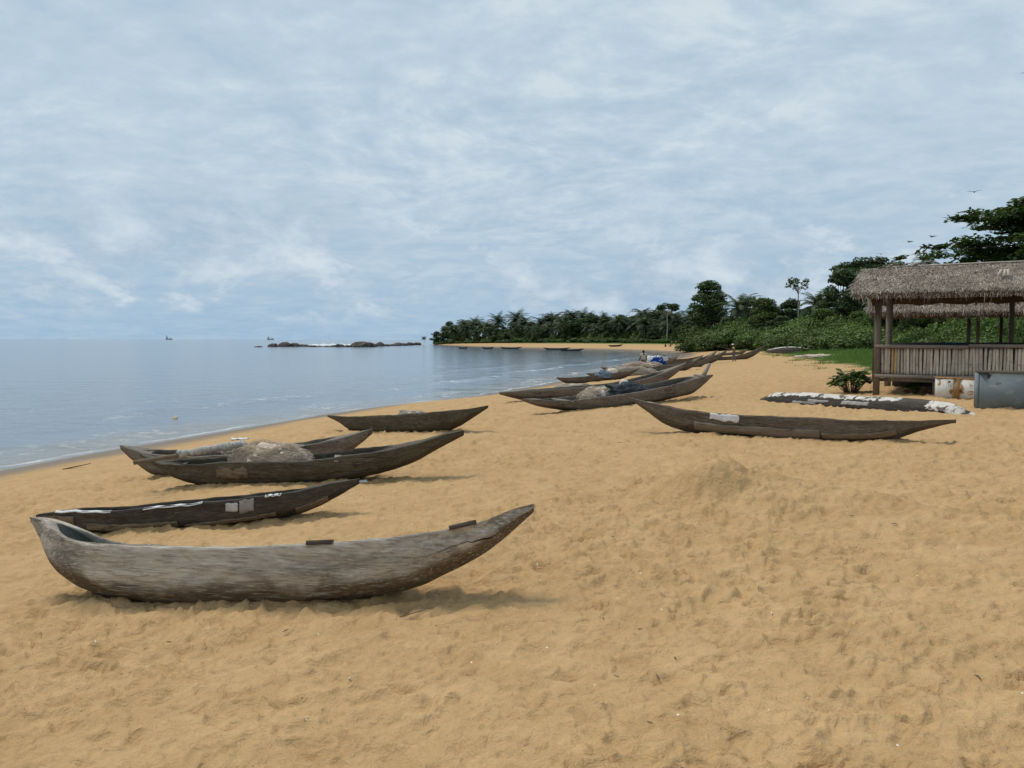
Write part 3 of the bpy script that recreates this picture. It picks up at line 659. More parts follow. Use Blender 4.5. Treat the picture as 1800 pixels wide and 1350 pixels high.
MB().tube([p_ + np.array([-.15, 0, -.1]), p_ + np.array([0.02, 0, .10]), p_ + np.array([0.20, 0.02, .36])], [.075, .065, .055], 8).build('bow_post', M['plank'], c6)
MB().bar(p_ + np.array([-.25, -.22, -.02]), p_ + np.array([-.2, .24, -.0]), .10, .05).build('bow_bar', M['plank'], c6)
row = [('second canoe of the shore row, low stern point reaching furthest left', (3.26, 28.61, 1.12), .519, 8.5, .40, 1.0, .8, -.17, .13, 'w_mid'),
       ('canoe of the shore row lying behind the beige net on the sand', (5.27, 46.92, .64), .386, 5.6, .50, .55, .7, -.22, .18, 'w_brown'),
       ('shore row canoe with pointed stern, net mound in its middle', (7.94, 54.17, .64), .429, 6.2, .45, .55, .7, -.22, .19, 'w_mid'),
       ('pale shore row canoe carrying the bright blue net in its bow', (11.0, 66.5, .52), -.05, 6.6, .50, .95, .7, -.25, .25, 'w_mid'),
       ('small dark shore row canoe beside the standing man', (13.0, 75.7, .43), .42, 5.5, .50, .5, .7, -.25, .22, 'w_brown'),
       ('short dark canoe at the far end of the net boats by the bay corner', (18.9, 83.5, .78), .2, 4.0, .55, .65, .7, -.12, .11, 'w_brown'),
       ('dark brown canoe with long raised bow, pole carrier standing in front', (22.4, 79.6, 1.08), -.02, 7.6, .35, 1.35, .8, -.23, .22, 'w_brown'),
       ('canoe with high bow wedged between the net boats, right of the standing man', (14.0, 62.0, .8), .45, 6.4, .45, 1.2, .75, -.2, .2, 'w_mid'),
       ('weathered canoe lying across behind the high bowed net boat', (16.6, 70.0, .8), .32, 7.0, .45, 1.15, .75, -.2, .2, 'w_brown'),
       ('narrow canoe squeezed in front of the standing man', (11.2, 54.5, .8), .5, 6.0, .4, .9, .65, -.2, .2, 'w_brown'),
       ('small bluish grey canoe beyond the man with the white cap', (31.6, 110.0, 1.05), 0.0, 4.3, .45, .75, .6, -.12, .12, 'w_mid')]
for k, (lb, loc, yaw, L, hL, hR, bm, zl, zr, mt) in enumerate(row):
    hh = generic(L, hL, hR, bm, .38, zl, zr, seed=20 + k, hollow=(.09, .88), endw=(.03, .04))
    cc = bake_boat('dugout_canoe', hh, M[mt], (loc[0], loc[1], gz(loc[0], loc[1])), yaw, R(rnd.uniform(-4, 6)), ns=60, nt=25)
    tag(cc, lb, 'canoe', 'dugout canoes pulled up on the beach')
    if k in (0, 2, 4): MB().bar(hh.sec(.2, .04), hh.sec(.2, .96), .1, .03).build('thwart', M['plank'], cc)
hh = generic(6.4, .42, .42, .9, .5, 0, 0, seed=40, hollow=(.1, .9), endw=(.03, .03))
hh = Hull([(x, -z) for x, z in [(-3.1, .10), (-1.5, -.02), (0, -.05), (1.5, -.02), (3.1, .15)]], [(x, -z) for x, z in [(-3.1, .38), (-2.2, .62), (-1, .80), (0, .86), (1, .82), (2.2, .66), (3.1, .42)]], .95, 40, hollow=(.05, .95))
cc = bake_boat('overturned_canoe', hh, M['w_brown'], (36.4, 101.0, gz(36.4, 101.0) + .02), 0.0, 0, ns=60, nt=25, flip=True)
obj('white_sheet', hh.patch(.03, .97, .36, .68, off=.01, thick=.02, ragged=.02), cc, M['white'])
tag(cc, 'overturned dark canoe with a white strip along its keel beside the grass', 'canoe', 'dugout canoes pulled up on the beach')
far = [((-17.6, 276.3), -.17, 3.6, 'smallest moored canoe, leftmost on the far side of the bay'), ((-8.6, 274.7), -.17, 4.4, 'second small moored canoe from the left in the far bay'),
       ((-.4, 277.0), -.05, 8.0, 'long low canoe moored in the middle of the far bay'), ((14.6, 252.0), .12, 9.0, 'rear one of two canoes moored together in the far bay'), ((17.3, 224.0), .12, 7.6, 'front one of two canoes moored together in the far bay')]
for k, (p, yaw, L, lb) in enumerate(far):
    hh = generic(L, .85, .85, .9, .55, 0, 0, seed=50 + k, hollow=(.08, .92), endw=(.05, .05))
    cc = bake_boat('moored_canoe', hh, M['w_black'], (p[0], p[1], -.10), yaw, 0, ns=40, nt=17)
    tag(cc, lb, 'canoe', 'canoes moored in the far bay')
    MB().bar(hh.sec(.3, .05), hh.sec(.3, .95), .2, .05).build('thwart', M['plank_d'], cc)
hh = generic(5.2, .55, .8, .9, .5, 0, .1, seed=60); cc = bake_boat('dugout_canoe', hh, M['w_black'], (35.2, 262.0, gz(35.2, 262.0)), .1, 0, ns=40, nt=17)
tag(cc, 'lone dark canoe drawn up on the far beach below the trees', 'canoe', 'dugout canoes pulled up on the beach')

# ------------------------------------------------------------------ nets, sheets and gear in the canoes
def net_heap(name, loc, size, label, mat, rz=0.0, strands=500, seed=0, cat='fishing net'):
    """a loose mound of netting: a lumpy core under a haze of strands"""
    r = random.Random(seed); e = empty(name, loc, rz); sx_, sy_, sz_ = size
    nu, nv = 40, 16; P = []
    for i in range(nv):
        ph = (i / (nv - 1)) * math.pi / 2
        for j in range(nu):
            a_ = 2 * math.pi * j / nu
            P.append((math.cos(a_) * math.cos(ph), math.sin(a_) * math.cos(ph), math.sin(ph)))
    P = np.array(P); lump = 1 + .22 * pn(P[:, 0] * 2.3 + seed, P[:, 1] * 2.3 + P[:, 2], 101) + .035 * pn(P[:, 0] * 6 + seed, P[:, 1] * 6 + P[:, 2] * 3, 102)
    core = P * lump[:, None] * (np.array(size) * .93)
    core[:, 2] -= .02
    obj('net_core', make_mesh('net_core', core, [grid_faces(nv, nu, True)], [mat], True), e)
    q = MB()
    for k in range(strands):
        a0 = r.uniform(0, 2 * math.pi); w = r.uniform(.25, 1.3); h0 = r.uniform(0, .9); pts = []
        dirx = r.choice((-1, 1)); lift = r.uniform(.96, 1.12); n = 6
        for i in range(n):
            t = i / (n - 1); a_ = a0 + dirx * w * t; ph = max(0.0, h0 + (r.uniform(-.05, .05) + math.sin(t * 3.1) * .25)); ph = min(ph, 1.5)
            p = np.array([math.cos(a_) * math.cos(ph), math.sin(a_) * math.cos(ph), math.sin(ph)])
            l_ = 1 + .22 * pn(np.array([p[0] * 2.3 + seed]), np.array([p[1] * 2.3 + p[2]]), 101)[0]
            pts.append(p * np.array(size) * l_ * lift)
        q.tube(pts, r.uniform(.0012, .0028) * max(1.0, abs(loc[1]) / 11), 3, False)
    st = q.build('net_strands', mat, e, True); st['kind'] = 'stuff'
    # head rope with small floats laid over the heap
    rp = []
    for i in range(40):
        t = i / 39; a_ = -2.2 + 2.6 * t + .2 * math.sin(t * 19 + seed); ph = .25 + .75 * math.sin(t * 3.1) ** 2 * .8 + .12 * math.sin(t * 23 + seed)
        p = np.array([math.cos(a_) * math.cos(ph), math.sin(a_) * math.cos(ph), math.sin(ph)]); l_ = 1 + .22 * pn(np.array([p[0] * 2.3 + seed]), np.array([p[1] * 2.3 + p[2]]), 101)[0]
        rp.append(p * np.array(size) * l_ * 1.04)
    MB().tube(rp, .006 * max(1.0, abs(loc[1]) / 14), 5).build('head_rope', M['stick'], e, True)
    for i in range(3, 38, 6): MB().tube([rp[i] - np.array([.03, 0, 0]), rp[i] - np.array([.018, 0, -.002]), rp[i] + np.array([.018, 0, .002]), rp[i] + np.array([.03, 0, 0])], np.array([.008, .021, .021, .008]) * max(1.0, abs(loc[1]) / 22), 7).build('net_float', M['buoy'], e, True)
    tag(e, label, cat, 'fishing nets'); return e
def crumple(name, loc, size, label, mat, cat, rz=0.0, seed=0, group=None, amp=.35, sharp=1.0):
    nu, nv = 36, 18; P = []
    for i in range(nv):
        ph = (i / (nv - 1)) * math.pi / 2
        for j in range(nu):
            a_ = 2 * math.pi * j / nu; P.append((math.cos(a_) * math.cos(ph) ** .7, math.sin(a_) * math.cos(ph) ** .7, math.sin(ph) ** .8))
    P = np.array(P); f = 1 + amp * (np.abs(pn(P[:, 0] * 2.5 + seed, P[:, 1] * 2.5 + P[:, 2], 111)) ** sharp * 1.6 - .3) + amp * .5 * pn(P[:, 0] * 7 + seed, P[:, 1] * 7, 112)
    o = obj(name, make_mesh(name, P * f[:, None] * np.array(size), [grid_faces(nv, nu, True)], [mat], True)); o.location = loc; o.rotation_euler = (0, 0, rz)
    return tag(o, label, cat, group)
def in_boat(c, x, y, z):
    m = Matrix.LocRotScale(c.location, c.rotation_euler, (1, 1, 1)); return tuple(m @ Vector((x, y, z)))
net_heap('fishing_net', in_boat(c3, -.12, .02, .22), (.62, .27, .38), 'large beige net heaped in the dark olive canoe', M['net'], -.12, 900, 1)
net_heap('fishing_net', in_boat(c4, .35, 0, .32), (.75, .25, .16), 'low greyish net in the canoe behind the net canoe', M['netg'], 0, 350, 2)
net_heap('fishing_net', in_boat(c5, .55, 0, .40), (.42, .2, .15), 'small pale net in the lone canoe near the waterline', M['netg'], -.58, 300, 3)
# pole wrapped in cloth across the stern of the net canoe
a_ = Vector(in_boat(c3, -2.02, -.38, .34)); b_ = Vector(in_boat(c3, -.55, .04, .56)); po = empty('wrapped_pole', a_)
MB().tube([(0, 0, 0), tuple((b_ - a_) * .5), tuple(b_ - a_)], [.033, .031, .026], 10).build('pole', M['stick'], po, True)
q = MB(); n = 60; pts = []; rad = []
for i in range(n):
    t = .40 + .60 * i / (n - 1); p = (b_ - a_) * t; pts.append((p.x, p.y + .012 * math.sin(i * .9), p.z + .010 * math.sin(i * 1.3) + .012)); rad.append(.044 + .005 * math.sin(i * 1.1) + .008 * math.sin(i * .31 + 1) + .012 * t)
q.tube(pts, rad, 12).build('cloth_wrap', M['cloth_w'], po, True)
tag(po, 'grey wooden pole wrapped in white cloth resting across the net canoe', 'pole')
crumple('tarpaulin', in_boat(c6, -.25, .05, .30), (.85, .32, .28), 'dark crumpled tarpaulin in the foremost canoe of the shore row', M['tarp'], 'tarpaulin', .58, 3)
net_heap('fishing_net', in_boat(c6, -1.0, .22, .2), (.75, .3, .36), 'tan net mound behind the dark tarpaulin', M['net'], .58, 300, 4)
for p, r_, lb in ((in_boat(c6, -1.15, .0, .36), .11, 'white bag shaped float beside the dark tarpaulin'), (in_boat(c6, -.05, .30, .58), .14, 'round cream float on the net above the dark tarpaulin')):
    crumple('float', (p[0], p[1], p[2] - r_ * .5), (r_, r_ * .9, r_ * 1.5), lb, M['buoy'], 'float', 0, 5, 'floats in the canoes', .12)
net_heap('fishing_net', (3.0, 36.6, gz(3.0, 36.6)), (1.0, .45, .26), 'long grey beige net lying on the sand behind the foremost canoes', M['netg'], .35, 400, 5)
net_heap('fishing_net', (8.0, 52.2, gz(8.0, 52.2) + .1), (1.9, .7, .55), 'highest grey net mound among the shore row canoes', M['netg'], .35, 500, 6)
net_heap('fishing_net', (10.8, 63.6, gz(10.8, 63.6) + .15), (1.7, .8, .62), 'pale net mound in front of the standing man', M['net'], .1, 400, 7)
crumple('cloth_bundle', (5.6, 46.9, gz(5.6, 46.9) + .2), (.5, .3, .36), 'faded blue cloth bundle in the shore row', M['bluegrey'], 'cloth', .3, 8)
crumple('float', (6.6, 50.6, gz(6.6, 50.6) + .35), (.36, .25, .3), 'white float lying on the highest grey net mound', M['buoy'], 'float', .3, 9, 'floats in the canoes', .12)
net_heap('blue_net', (12.2, 64.6, gz(12.2, 64.6) + .25), (.68, .34, .75), 'bright blue net bundle hung in a shore row canoe', M['blue'], .2, 500, 9)
crumple('plastic_sack', (13.3, 70.5, gz(13.3, 70.5) + .55), (.9, .4, .42), 'white sacks piled beyond the blue net', M['plastic'], 'sack', .2, 12, None, .45)

# ------------------------------------------------------------------ thatched beach shelter
M['post'] = plain('grey brown post wood', (0.20, 0.165, 0.125), (0.12, 0.098, 0.072), 5, stretch=(6, 6, 0.7))
M['postd'] = plain('dark post wood', (0.075, 0.062, 0.05), (0.04, 0.034, 0.028), 5, stretch=(6, 6, 0.7))
M['beam'] = plain('grey beam wood', (0.27, 0.235, 0.195), (0.16, 0.135, 0.11), 4, stretch=(0.8, 7, 7))
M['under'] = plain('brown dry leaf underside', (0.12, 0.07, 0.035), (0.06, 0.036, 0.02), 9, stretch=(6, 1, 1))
def bamboo_mat(name, c1, c2):
    m, g = material(name)
    oi = g.new('ShaderNodeObjectInfo'); tcn = g.new('ShaderNodeTexCoord')
    oc = g.vmath('ADD', tcn.outputs['Object'], g.vmath('MULTIPLY', oi.outputs['Location'], (3.1, 2.3, 1.7)))
    n = g.noise(g.scale(oc, (9, 9, 1.2)), 2.0, 5, 0.65); n2 = g.noise(oc, 9, 4, 0.6)
    c = g.mix(oi.outputs['Random'], c1, c2); c = g.mix(g.math('MULTIPLY', g.mapr(n, 0.42, 0.7), 0.6), c, (0.17, 0.135, 0.095))
    c = g.mix(g.math('MULTIPLY', g.mapr(n2, 0.60, 0.74), 0.7), c, (0.085, 0.068, 0.05))
    g.put(g.b.inputs['Base Color'], c); g.b.inputs['Roughness'].default_value = 0.6
    g.put(g.b.inputs['Normal'], g.bump(n, 0.006, 0.7))
    return m
M['bam'] = bamboo_mat('grey bamboo', (0.70, 0.62, 0.50), (0.47, 0.415, 0.34)); M['bam_t'] = bamboo_mat('tan bamboo', (0.56, 0.38, 0.19), (0.46, 0.32, 0.17))
m_th, g = material('dry palm thatch')
pv = g.attr('shade'); geo = g.new('ShaderNodeNewGeometry'); pos = geo.outputs['Position']
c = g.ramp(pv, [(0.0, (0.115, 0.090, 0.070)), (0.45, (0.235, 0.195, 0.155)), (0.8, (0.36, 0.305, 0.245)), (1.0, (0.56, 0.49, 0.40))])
c = g.mix(g.math('MULTIPLY', g.mapr(g.noise(pos, 1.2, 4), 0.4, 0.7), 0.45), c, (0.15, 0.122, 0.10))
g.put(g.b.inputs['Base Color'], c); g.b.inputs['Roughness'].default_value = 0.9
M['thatch'] = m_th
HUT = (10.97, 23.13, 1.50); HR = R(-30)
hut = empty('thatched_shelter', HUT, HR)
tag(hut, 'open beach shelter with palm thatch roof and upright bamboo parapet', 'shelter')
HL = 7.2; HD = 4.5; EZ = 3.05; RZ = 3.93; OV = .70; LO = .66
def thatch_slope(parent, x0, x1, ya, za, yb, zb, seed, n=15000, under=True, fringe=.26, name='thatch'):
    """strips of dry leaf laid down-slope from ridge (yb,zb) to eave (ya,za)"""
    r = np.random.default_rng(seed); L = math.hypot(yb - ya, zb - za)
    dn = np.array([0, (ya - yb) / L, (za - zb) / L]); nn = np.array([0, -dn[2], dn[1]]);
    if nn[2] < 0: nn = -nn
    # ragged gable ends
    u = r.uniform(0, 1, n); courses = 13
    v = (np.floor(r.uniform(0, 1, n) * courses) + r.uniform(-.22, .22, n)) / courses
    v = np.clip(v, 0, .985)
    xx = x0 + (x1 - x0) * u + r.normal(0, .06, n)
    ln = r.uniform(.12, .30, n); w = r.uniform(.005, .016, n); lift = r.uniform(.015, .075, n) + .02 * np.abs(pn(xx * 2, v * 9, seed))
    tw = r.normal(0, .30, n); rise = r.normal(-.01, .06, n)
    big = r.uniform(0, 1, n) > .985; ln = np.where(big, ln * 1.7, ln); rise = np.where(big, rise + .15, rise)
    o = np.stack([xx, yb + dn[1] * v * L, zb + dn[2] * v * L], -1) + nn * lift[:, None]
    d = dn[None] * np.cos(tw)[:, None] + np.array([1.0, 0, 0])[None] * np.sin(tw)[:, None] + nn[None] * rise[:, None]
    over = v > .93
    d = np.where(over[:, None], d + np.array([0, 0, -.45])[None], d)
    side = np.cross(d, nn[None]); side /= np.linalg.norm(side, axis=1)[:, None]
    side = side + nn[None] * r.normal(0, .5, n)[:, None]
    tip = o + d * ln[:, None] - nn[None] * (lift * .5)[:, None]
    Vt = np.stack([o - side * w[:, None], o + side * w[:, None], tip + side * (w * .45)[:, None], tip - side * (w * .45)[:, None]], 1).reshape(-1, 3)
    Q = np.arange(n * 4).reshape(n, 4)
    sh = np.repeat(np.clip(r.beta(2.2, 2.4, n) + .28 * (pn(xx * 1.3, v * 6, seed + 2)), 0, 1), 4)
    # fringe hanging at the eave
    nf = int((x1 - x0) * 60); fx = r.uniform(x0, x1, nf); fl = r.gamma(2.0, .045, nf) + .03; fw = r.uniform(.004, .013, nf)
    fo = np.stack([fx, np.full(nf, ya) + r.normal(0, .04, nf), np.full(nf, za) + r.normal(.02, .02, nf)], -1)
    ft = fo + np.stack([r.normal(0, .05, nf), r.normal(0, .03, nf), -fl], -1); sx_ = np.stack([fw, fw * 0, fw * 0], -1)
    V2 = np.stack([fo - sx_, fo + sx_, ft + sx_ * .3, ft - sx_ * .3], 1).reshape(-1, 3)
    Q2 = np.arange(nf * 4).reshape(nf, 4) + len(Vt); sh2 = np.repeat(np.clip(r.beta(2, 2, nf) + .1, 0, 1), 4)
    t = obj(name, make_mesh(name, np.vstack([Vt, V2]), [Q, Q2], [M['thatch']], False, attrs={'shade': np.concatenate([sh, sh2])}), parent)
    t['kind'] = 'stuff'
    # dark mat of leaf under the strips
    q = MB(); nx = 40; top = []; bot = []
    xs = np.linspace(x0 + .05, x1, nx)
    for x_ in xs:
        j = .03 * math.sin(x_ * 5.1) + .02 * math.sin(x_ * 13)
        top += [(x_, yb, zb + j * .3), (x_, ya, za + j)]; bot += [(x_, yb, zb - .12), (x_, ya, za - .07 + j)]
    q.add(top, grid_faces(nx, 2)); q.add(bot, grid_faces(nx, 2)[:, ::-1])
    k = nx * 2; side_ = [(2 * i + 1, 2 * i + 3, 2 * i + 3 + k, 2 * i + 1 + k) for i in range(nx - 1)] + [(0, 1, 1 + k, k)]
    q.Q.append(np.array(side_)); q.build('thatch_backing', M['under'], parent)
thatch_slope(hut, -LO, HL + .5, -OV, EZ - .06, HD / 2, RZ, 1, 52000)
thatch_slope(hut, -LO, HL + .5, HD + OV, EZ - .06, HD / 2, RZ, 2, 6000)
# ridge pole and loose leaves
MB().tube([(-LO + .75, HD / 2, RZ + .09), (3, HD / 2, RZ + .10), (HL + .5, HD / 2, RZ + .09)], .028, 8).build('ridge_pole', M['bam'], hut, True)
def leaf_blade(pts, w, parent, name, mat):
    q = MB(); P = np.array(pts, float); n = len(P); Vt = []
    for i in range(n):
        ww = w * (1 - .6 * i / (n - 1)); Vt += [P[i] + np.array([-ww, 0, 0.3 * ww]), P[i] + np.array([0, -.01, .015]), P[i] + np.array([ww, 0, .3 * ww])]
    q.add(Vt, grid_faces(n, 3)); o = q.build(name, mat, parent); o.modifiers.new('thick', 'SOLIDIFY').thickness = .006
M['leafdry'] = plain('pale dry palm leaf', (0.55, 0.49, 0.39), (0.38, 0.33, 0.26), 8, stretch=(8, 1, 1))
for k in range(9):
    x_ = rnd.uniform(-.3, .9); dx = rnd.uniform(.25, .8); leaf_blade([(x_, HD / 2 - .1 + rnd.uniform(-.2, .1), RZ + .06), (x_ + dx * .5, HD / 2 - .2, RZ + .16 + rnd.uniform(-.04, .04)), (x_ + dx, HD / 2 - .25 + rnd.uniform(-.1, .1), RZ + .14 + rnd.uniform(-.05, .06))], .05, hut, 'loose_leaf', M['leafdry'])
for dx in (-.06, .03, .10): leaf_blade([(3.12 + dx * .4, .75, 3.66), (3.16 + dx, .50, 3.66), (3.1 + dx * 1.6, .15, 3.46)], .05, hut, 'loose_leaf', M['leafdry'])
# frame
for (x_, y_, w_, mt, base) in ((.0, .0, .17, 'post', -.1), (.0, HD, .20, 'beam', -.1), (3.75, .05, .10, 'postd', -.1), (HL, .0, .15, 'postd', -.1), (HL, HD, .15, 'post', -.1), (3.6, HD, .13, 'post', -.1), (1.55, .06, .14, 'post', -.12)):
    h_ = .52 if x_ == 1.55 else EZ + (.0 if y_ == 0 else .1)
    MB().box((x_, y_, (h_ + base) / 2), (w_, w_ * .9, h_ - base), jit=.012).build('post', M[mt], hut)
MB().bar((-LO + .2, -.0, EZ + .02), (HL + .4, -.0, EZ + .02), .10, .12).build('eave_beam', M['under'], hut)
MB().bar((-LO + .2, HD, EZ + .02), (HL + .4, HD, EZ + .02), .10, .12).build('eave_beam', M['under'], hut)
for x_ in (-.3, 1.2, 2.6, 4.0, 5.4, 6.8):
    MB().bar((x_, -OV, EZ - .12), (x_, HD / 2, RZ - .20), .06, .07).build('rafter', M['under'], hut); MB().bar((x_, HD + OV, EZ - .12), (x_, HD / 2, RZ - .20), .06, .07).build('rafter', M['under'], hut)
MB().box((HL / 2, -.03, .58), (HL + .1, .13, .11), ry=.004).build('floor_beam', M['beam'], hut)
MB().box((HL / 2, .045, .465), (HL, .07, .09), ry=.004).build('floor_beam', M['post'], hut)
nfl = 38
pm_ = MB().box((0, 0, 0), (HL / nfl - .012, HD, .035)).mesh('floor_board', M['post'])
for k in range(nfl):
    o = obj('floor_board', pm_, hut); o.location = ((k + .5) * HL / nfl, HD / 2, .66 + rnd.uniform(-.004, .004))
for a0, a1, zz in ((-.06, 2.35, 1.475), (2.36, 5.2, 1.50), (5.21, HL + .1, 1.505)):
    MB().box(((a0 + a1) / 2, -.03, zz), (a1 - a0, .16, .095), ry=.006).build('rail', M['beam'], hut)
MB().box((HL / 2, .10, .95), (HL, .04, .06)).build('inner_rail', M['post'], hut)
# uprights and lashings behind the poles
for x_ in (.9, 1.8, 2.7, 4.5, 5.4, 6.3):
    MB().box((x_, .11, 1.05), (.06, .05, .95), ry=rnd.uniform(-.02, .02)).build('upright', M['post'], hut)
# bamboo: a few shapes, each pole its own object
def bamboo(seed):
    r = random.Random(seed); pts = []; rad = []; base = r.uniform(.040, .050); nodes = sorted(r.uniform(.12, .75) for _ in range(2)); h = .80
    zs = sorted(set([0, h] + [h * f for f in (.2, .4, .6, .8)] + [n + d for n in nodes for d in (-.018, -.007, .007, .018)]))
    for z in zs:
        rd = base * (1 - .06 * z); 
        for n in nodes:
            if abs(z - n) < .010: rd *= 1.11
        pts.append((.008 * math.sin(z * 3 + seed), .004 * math.cos(z * 4 + seed), z)); rad.append(rd)
    return MB().tube(pts, rad, 9).mesh('bamboo_pole', M['bam'], True)
bms = [bamboo(k) for k in range(7)]; bmt = [bms[1].copy(), bms[4].copy()]
for b_ in bmt: b_.materials.clear(); b_.materials.append(M['bam_t'])
x_ = .15; k = 0
while x_ < HL:
    me = bmt[k % 2] if k in (3, 4) else rnd.choice(bms)
    o = obj('bamboo_pole', me, hut); o.location = (x_, .035 + rnd.uniform(-.012, .012), .63 + rnd.uniform(-.015, .01)); s_ = rnd.uniform(.82, 1.08)
    o.rotation_euler = (rnd.uniform(-.02, .02), rnd.uniform(-.045, .045), rnd.uniform(0, 6.28)); o.scale = (s_, s_, rnd.uniform(1.0, 1.03))
    x_ += .087 * s_ + rnd.uniform(.002, .012); k += 1
for x_ in np.arange(.2, HD, .125):
    o = obj('bamboo_pole', rnd.choice(bms), hut); o.location = (.03, x_, .64); o.rotation_euler = (0, 0, rnd.uniform(0, 6.28))
MB().box((.03, HD / 2, 1.475), (.10, HD, .08)).build('rail', M['beam'], hut)
MB().box((HL / 2, HD - .1, .76), (HL - .3, .05, 1.66)).build('back_parapet_dark_skirt', M['postd'], hut)  # lower part added as a dark sheet to darken the space under the floor
for k in range(16):
    z0 = EZ - .35 - rnd.uniform(0, .55); x_ = -.12 + rnd.uniform(-.10, .12)
    MB().tube([(x_, -.35 + rnd.uniform(-.1, .2), EZ - .02), (x_ + .04, -.2, (EZ + z0) / 2), (x_ + rnd.uniform(-.08, .18), -.14, z0)], [.008, .006, .003], 4).build('hanging_leaf', M['under'], hut)
# things in the shelter
tb = empty('table', tuple(Matrix.Translation(HUT) @ Matrix.Rotation(HR, 4, 'Z') @ Vector((1.7, 1.6, .68))), HR)
MB().box((0, 0, .83), (2.6, .8, .05)).build('table_top', M['postd'], tb)
for sx_ in (-1.15, 1.15):
    for sy_ in (-.3, .3): MB().box((sx_, sy_, .40), (.07, .07, .80)).build('leg', M['postd'], tb)
tag(tb, 'dark table behind the bamboo parapet', 'table')
M['basin'] = plain('faded blue plastic', (0.05, 0.15, 0.27), (0.04, 0.11, 0.20), 9, rough=.5)
bs = MB(); q = [(.02, 0), (.24, .0), (.30, .07), (.32, .085), (.29, .075), (.23, .015), (.02, .012)]
Vb = [(r_ * math.cos(a_) * 1.7, r_ * math.sin(a_), z_) for r_, z_ in q for a_ in np.linspace(0, 2 * math.pi, 24, endpoint=False)]
bs.add(Vb, grid_faces(7, 24, True)); o = bs.build('basin', M['basin'], None, True); o.scale = (.7, .7, .7); o.location = Vector(tb.location) + Vector((.25, -.1, .86)); tag(o, 'shallow blue basin on the dark table in the shelter', 'basin')

# second shelter behind: only its roof and posts show
hut2 = empty('thatched_shelter', (15.9, 28.6, 1.75), R(-27)); tag(hut2, 'second thatched shelter roof seen under the eave of the first', 'shelter')
thatch_slope(hut2, -2.5, 8, -.6, 2.42, 1.6, 3.35, 5, 11000); thatch_slope(hut2, -2.5, 8, 3.8, 2.42, 1.6, 3.35, 6, 2500)
for x_ in (-2.2, .9, 1.25, 2.2, 5, 7.5): MB().box((x_, 0 if x_ != 1.25 else .9, 1.25), (.11, .11, 2.7), jit=.01).build('post', M['postd' if x_ != 1.25 else 'post'], hut2)
for x_ in (-2.2, 2.2, 7.5): MB().box((x_, 3.2, 1.25), (.11, .11, 2.7), jit=.01).build('post', M['postd'], hut2)
MB().bar((-2.4, 0, 2.42), (7.9, 0, 2.42), .08, .1).build('eave_beam', M['under'], hut2)

# ------------------------------------------------------------------ rusty chest, grey cabinet
def rusty(name, base, rust, amount, seed):
    m, g = material(name); tcn = g.new('ShaderNodeTexCoord'); oc = g.scale(tcn.outputs['Object'], (1, 1, .7), (seed, seed * 2, 0))
    n = g.noise(oc, 3.0, 7, 0.7, 0.7); n2 = g.noise(oc, 15, 4, 0.6); n3 = g.noise(oc, 1.4, 5, .6, .3)
    c = g.mix(g.mapr(n3, .35, .7), base, tuple(x * .78 for x in base))
    c = g.mix(g.mapr(n, amount, amount + .04), c, g.mix(n2, rust, (0.52, 0.33, 0.15))); c = g.mix(g.mapr(n, amount + .06, amount + .11), c, (0.14, 0.07, 0.03))
    g.put(g.b.inputs['Base Color'], c); g.b.inputs['Roughness'].default_value = .8; g.put(g.b.inputs['Normal'], g.bump(n, .008, .5)); return m
M['rust_w'] = rusty('rusty white enamel', (0.80, 0.79, 0.74), (0.36, 0.19, 0.075), .535, 2.0); M['rust'] = rusty('rusted steel', (0.34, 0.19, 0.08), (0.25, 0.12, 0.045), .5, 5.0)
M['greyp'] = rusty('faded grey paint', (0.205, 0.245, 0.265), (0.36, 0.40, 0.41), .585, 9.0)
m, g = material('faded grey cabinet paint'); tcn = g.new('ShaderNodeTexCoord'); oc = tcn.outputs['Object']
c = g.mix(g.mapr(g.noise(oc, 2.2, 5, .65, .3), .35, .7), (0.20, 0.235, 0.25), (0.15, 0.185, 0.205)); c = g.mix(g.math('MULTIPLY', g.mapr(g.noise(oc, 4.5, 5, .6), .56, .74), .7), c, (0.36, 0.37, 0.36))
g.put(g.b.inputs['Base Color'], c); g.b.inputs['Roughness'].default_value = .9; g.b.inputs['Specular IOR Level'].default_value = .1; M['greyp'] = m
fr = empty('rusty_chest', (12.12, 20.95, gz(12.12, 20.95) - .02), R(-22))
MB().box((-.26, 0, .29), (.44, .50, .56), jit=.008).build('side_panel', M['rust_w'], fr)
MB().box((-.02, -.02, .28), (.13, .52, .58), jit=.006).build('rusted_post', M['rust'], fr)
MB().box((.26, .0, .27), (.50, .46, .56), ry=.05, jit=.006).build('door_panel', M['rust_w'], fr)
MB().box((.0, .0, .585), (1.0, .54, .03), ry=.03).build('lid', M['rust'], fr)
MB().box((-.20, -.262, .50), (.05, .012, .045)).build('latch', M['postd'], fr)
tag(fr, 'low rusty white enamel chest standing under the shelter parapet', 'chest')
cb = empty('grey_cabinet', (11.55, 17.75, gz(11.55, 17.75) - .03), R(-24))
MB().box((.0, 0, .43), (1.34, .5, .86)).build('body', M['greyp'], cb)
MB().box((.02, -.262, .43), (1.22, .02, .80), jit=.003).build('door', M['greyp'], cb)
MB().box((.02, -.02, .885), (1.44, .60, .05), ry=.015, jit=.012).build('wooden_lid', M['plank_d'], cb)
MB().box((-.50, -.285, .80), (.05, .02, .09)).build('hinge', M['postd'], cb)
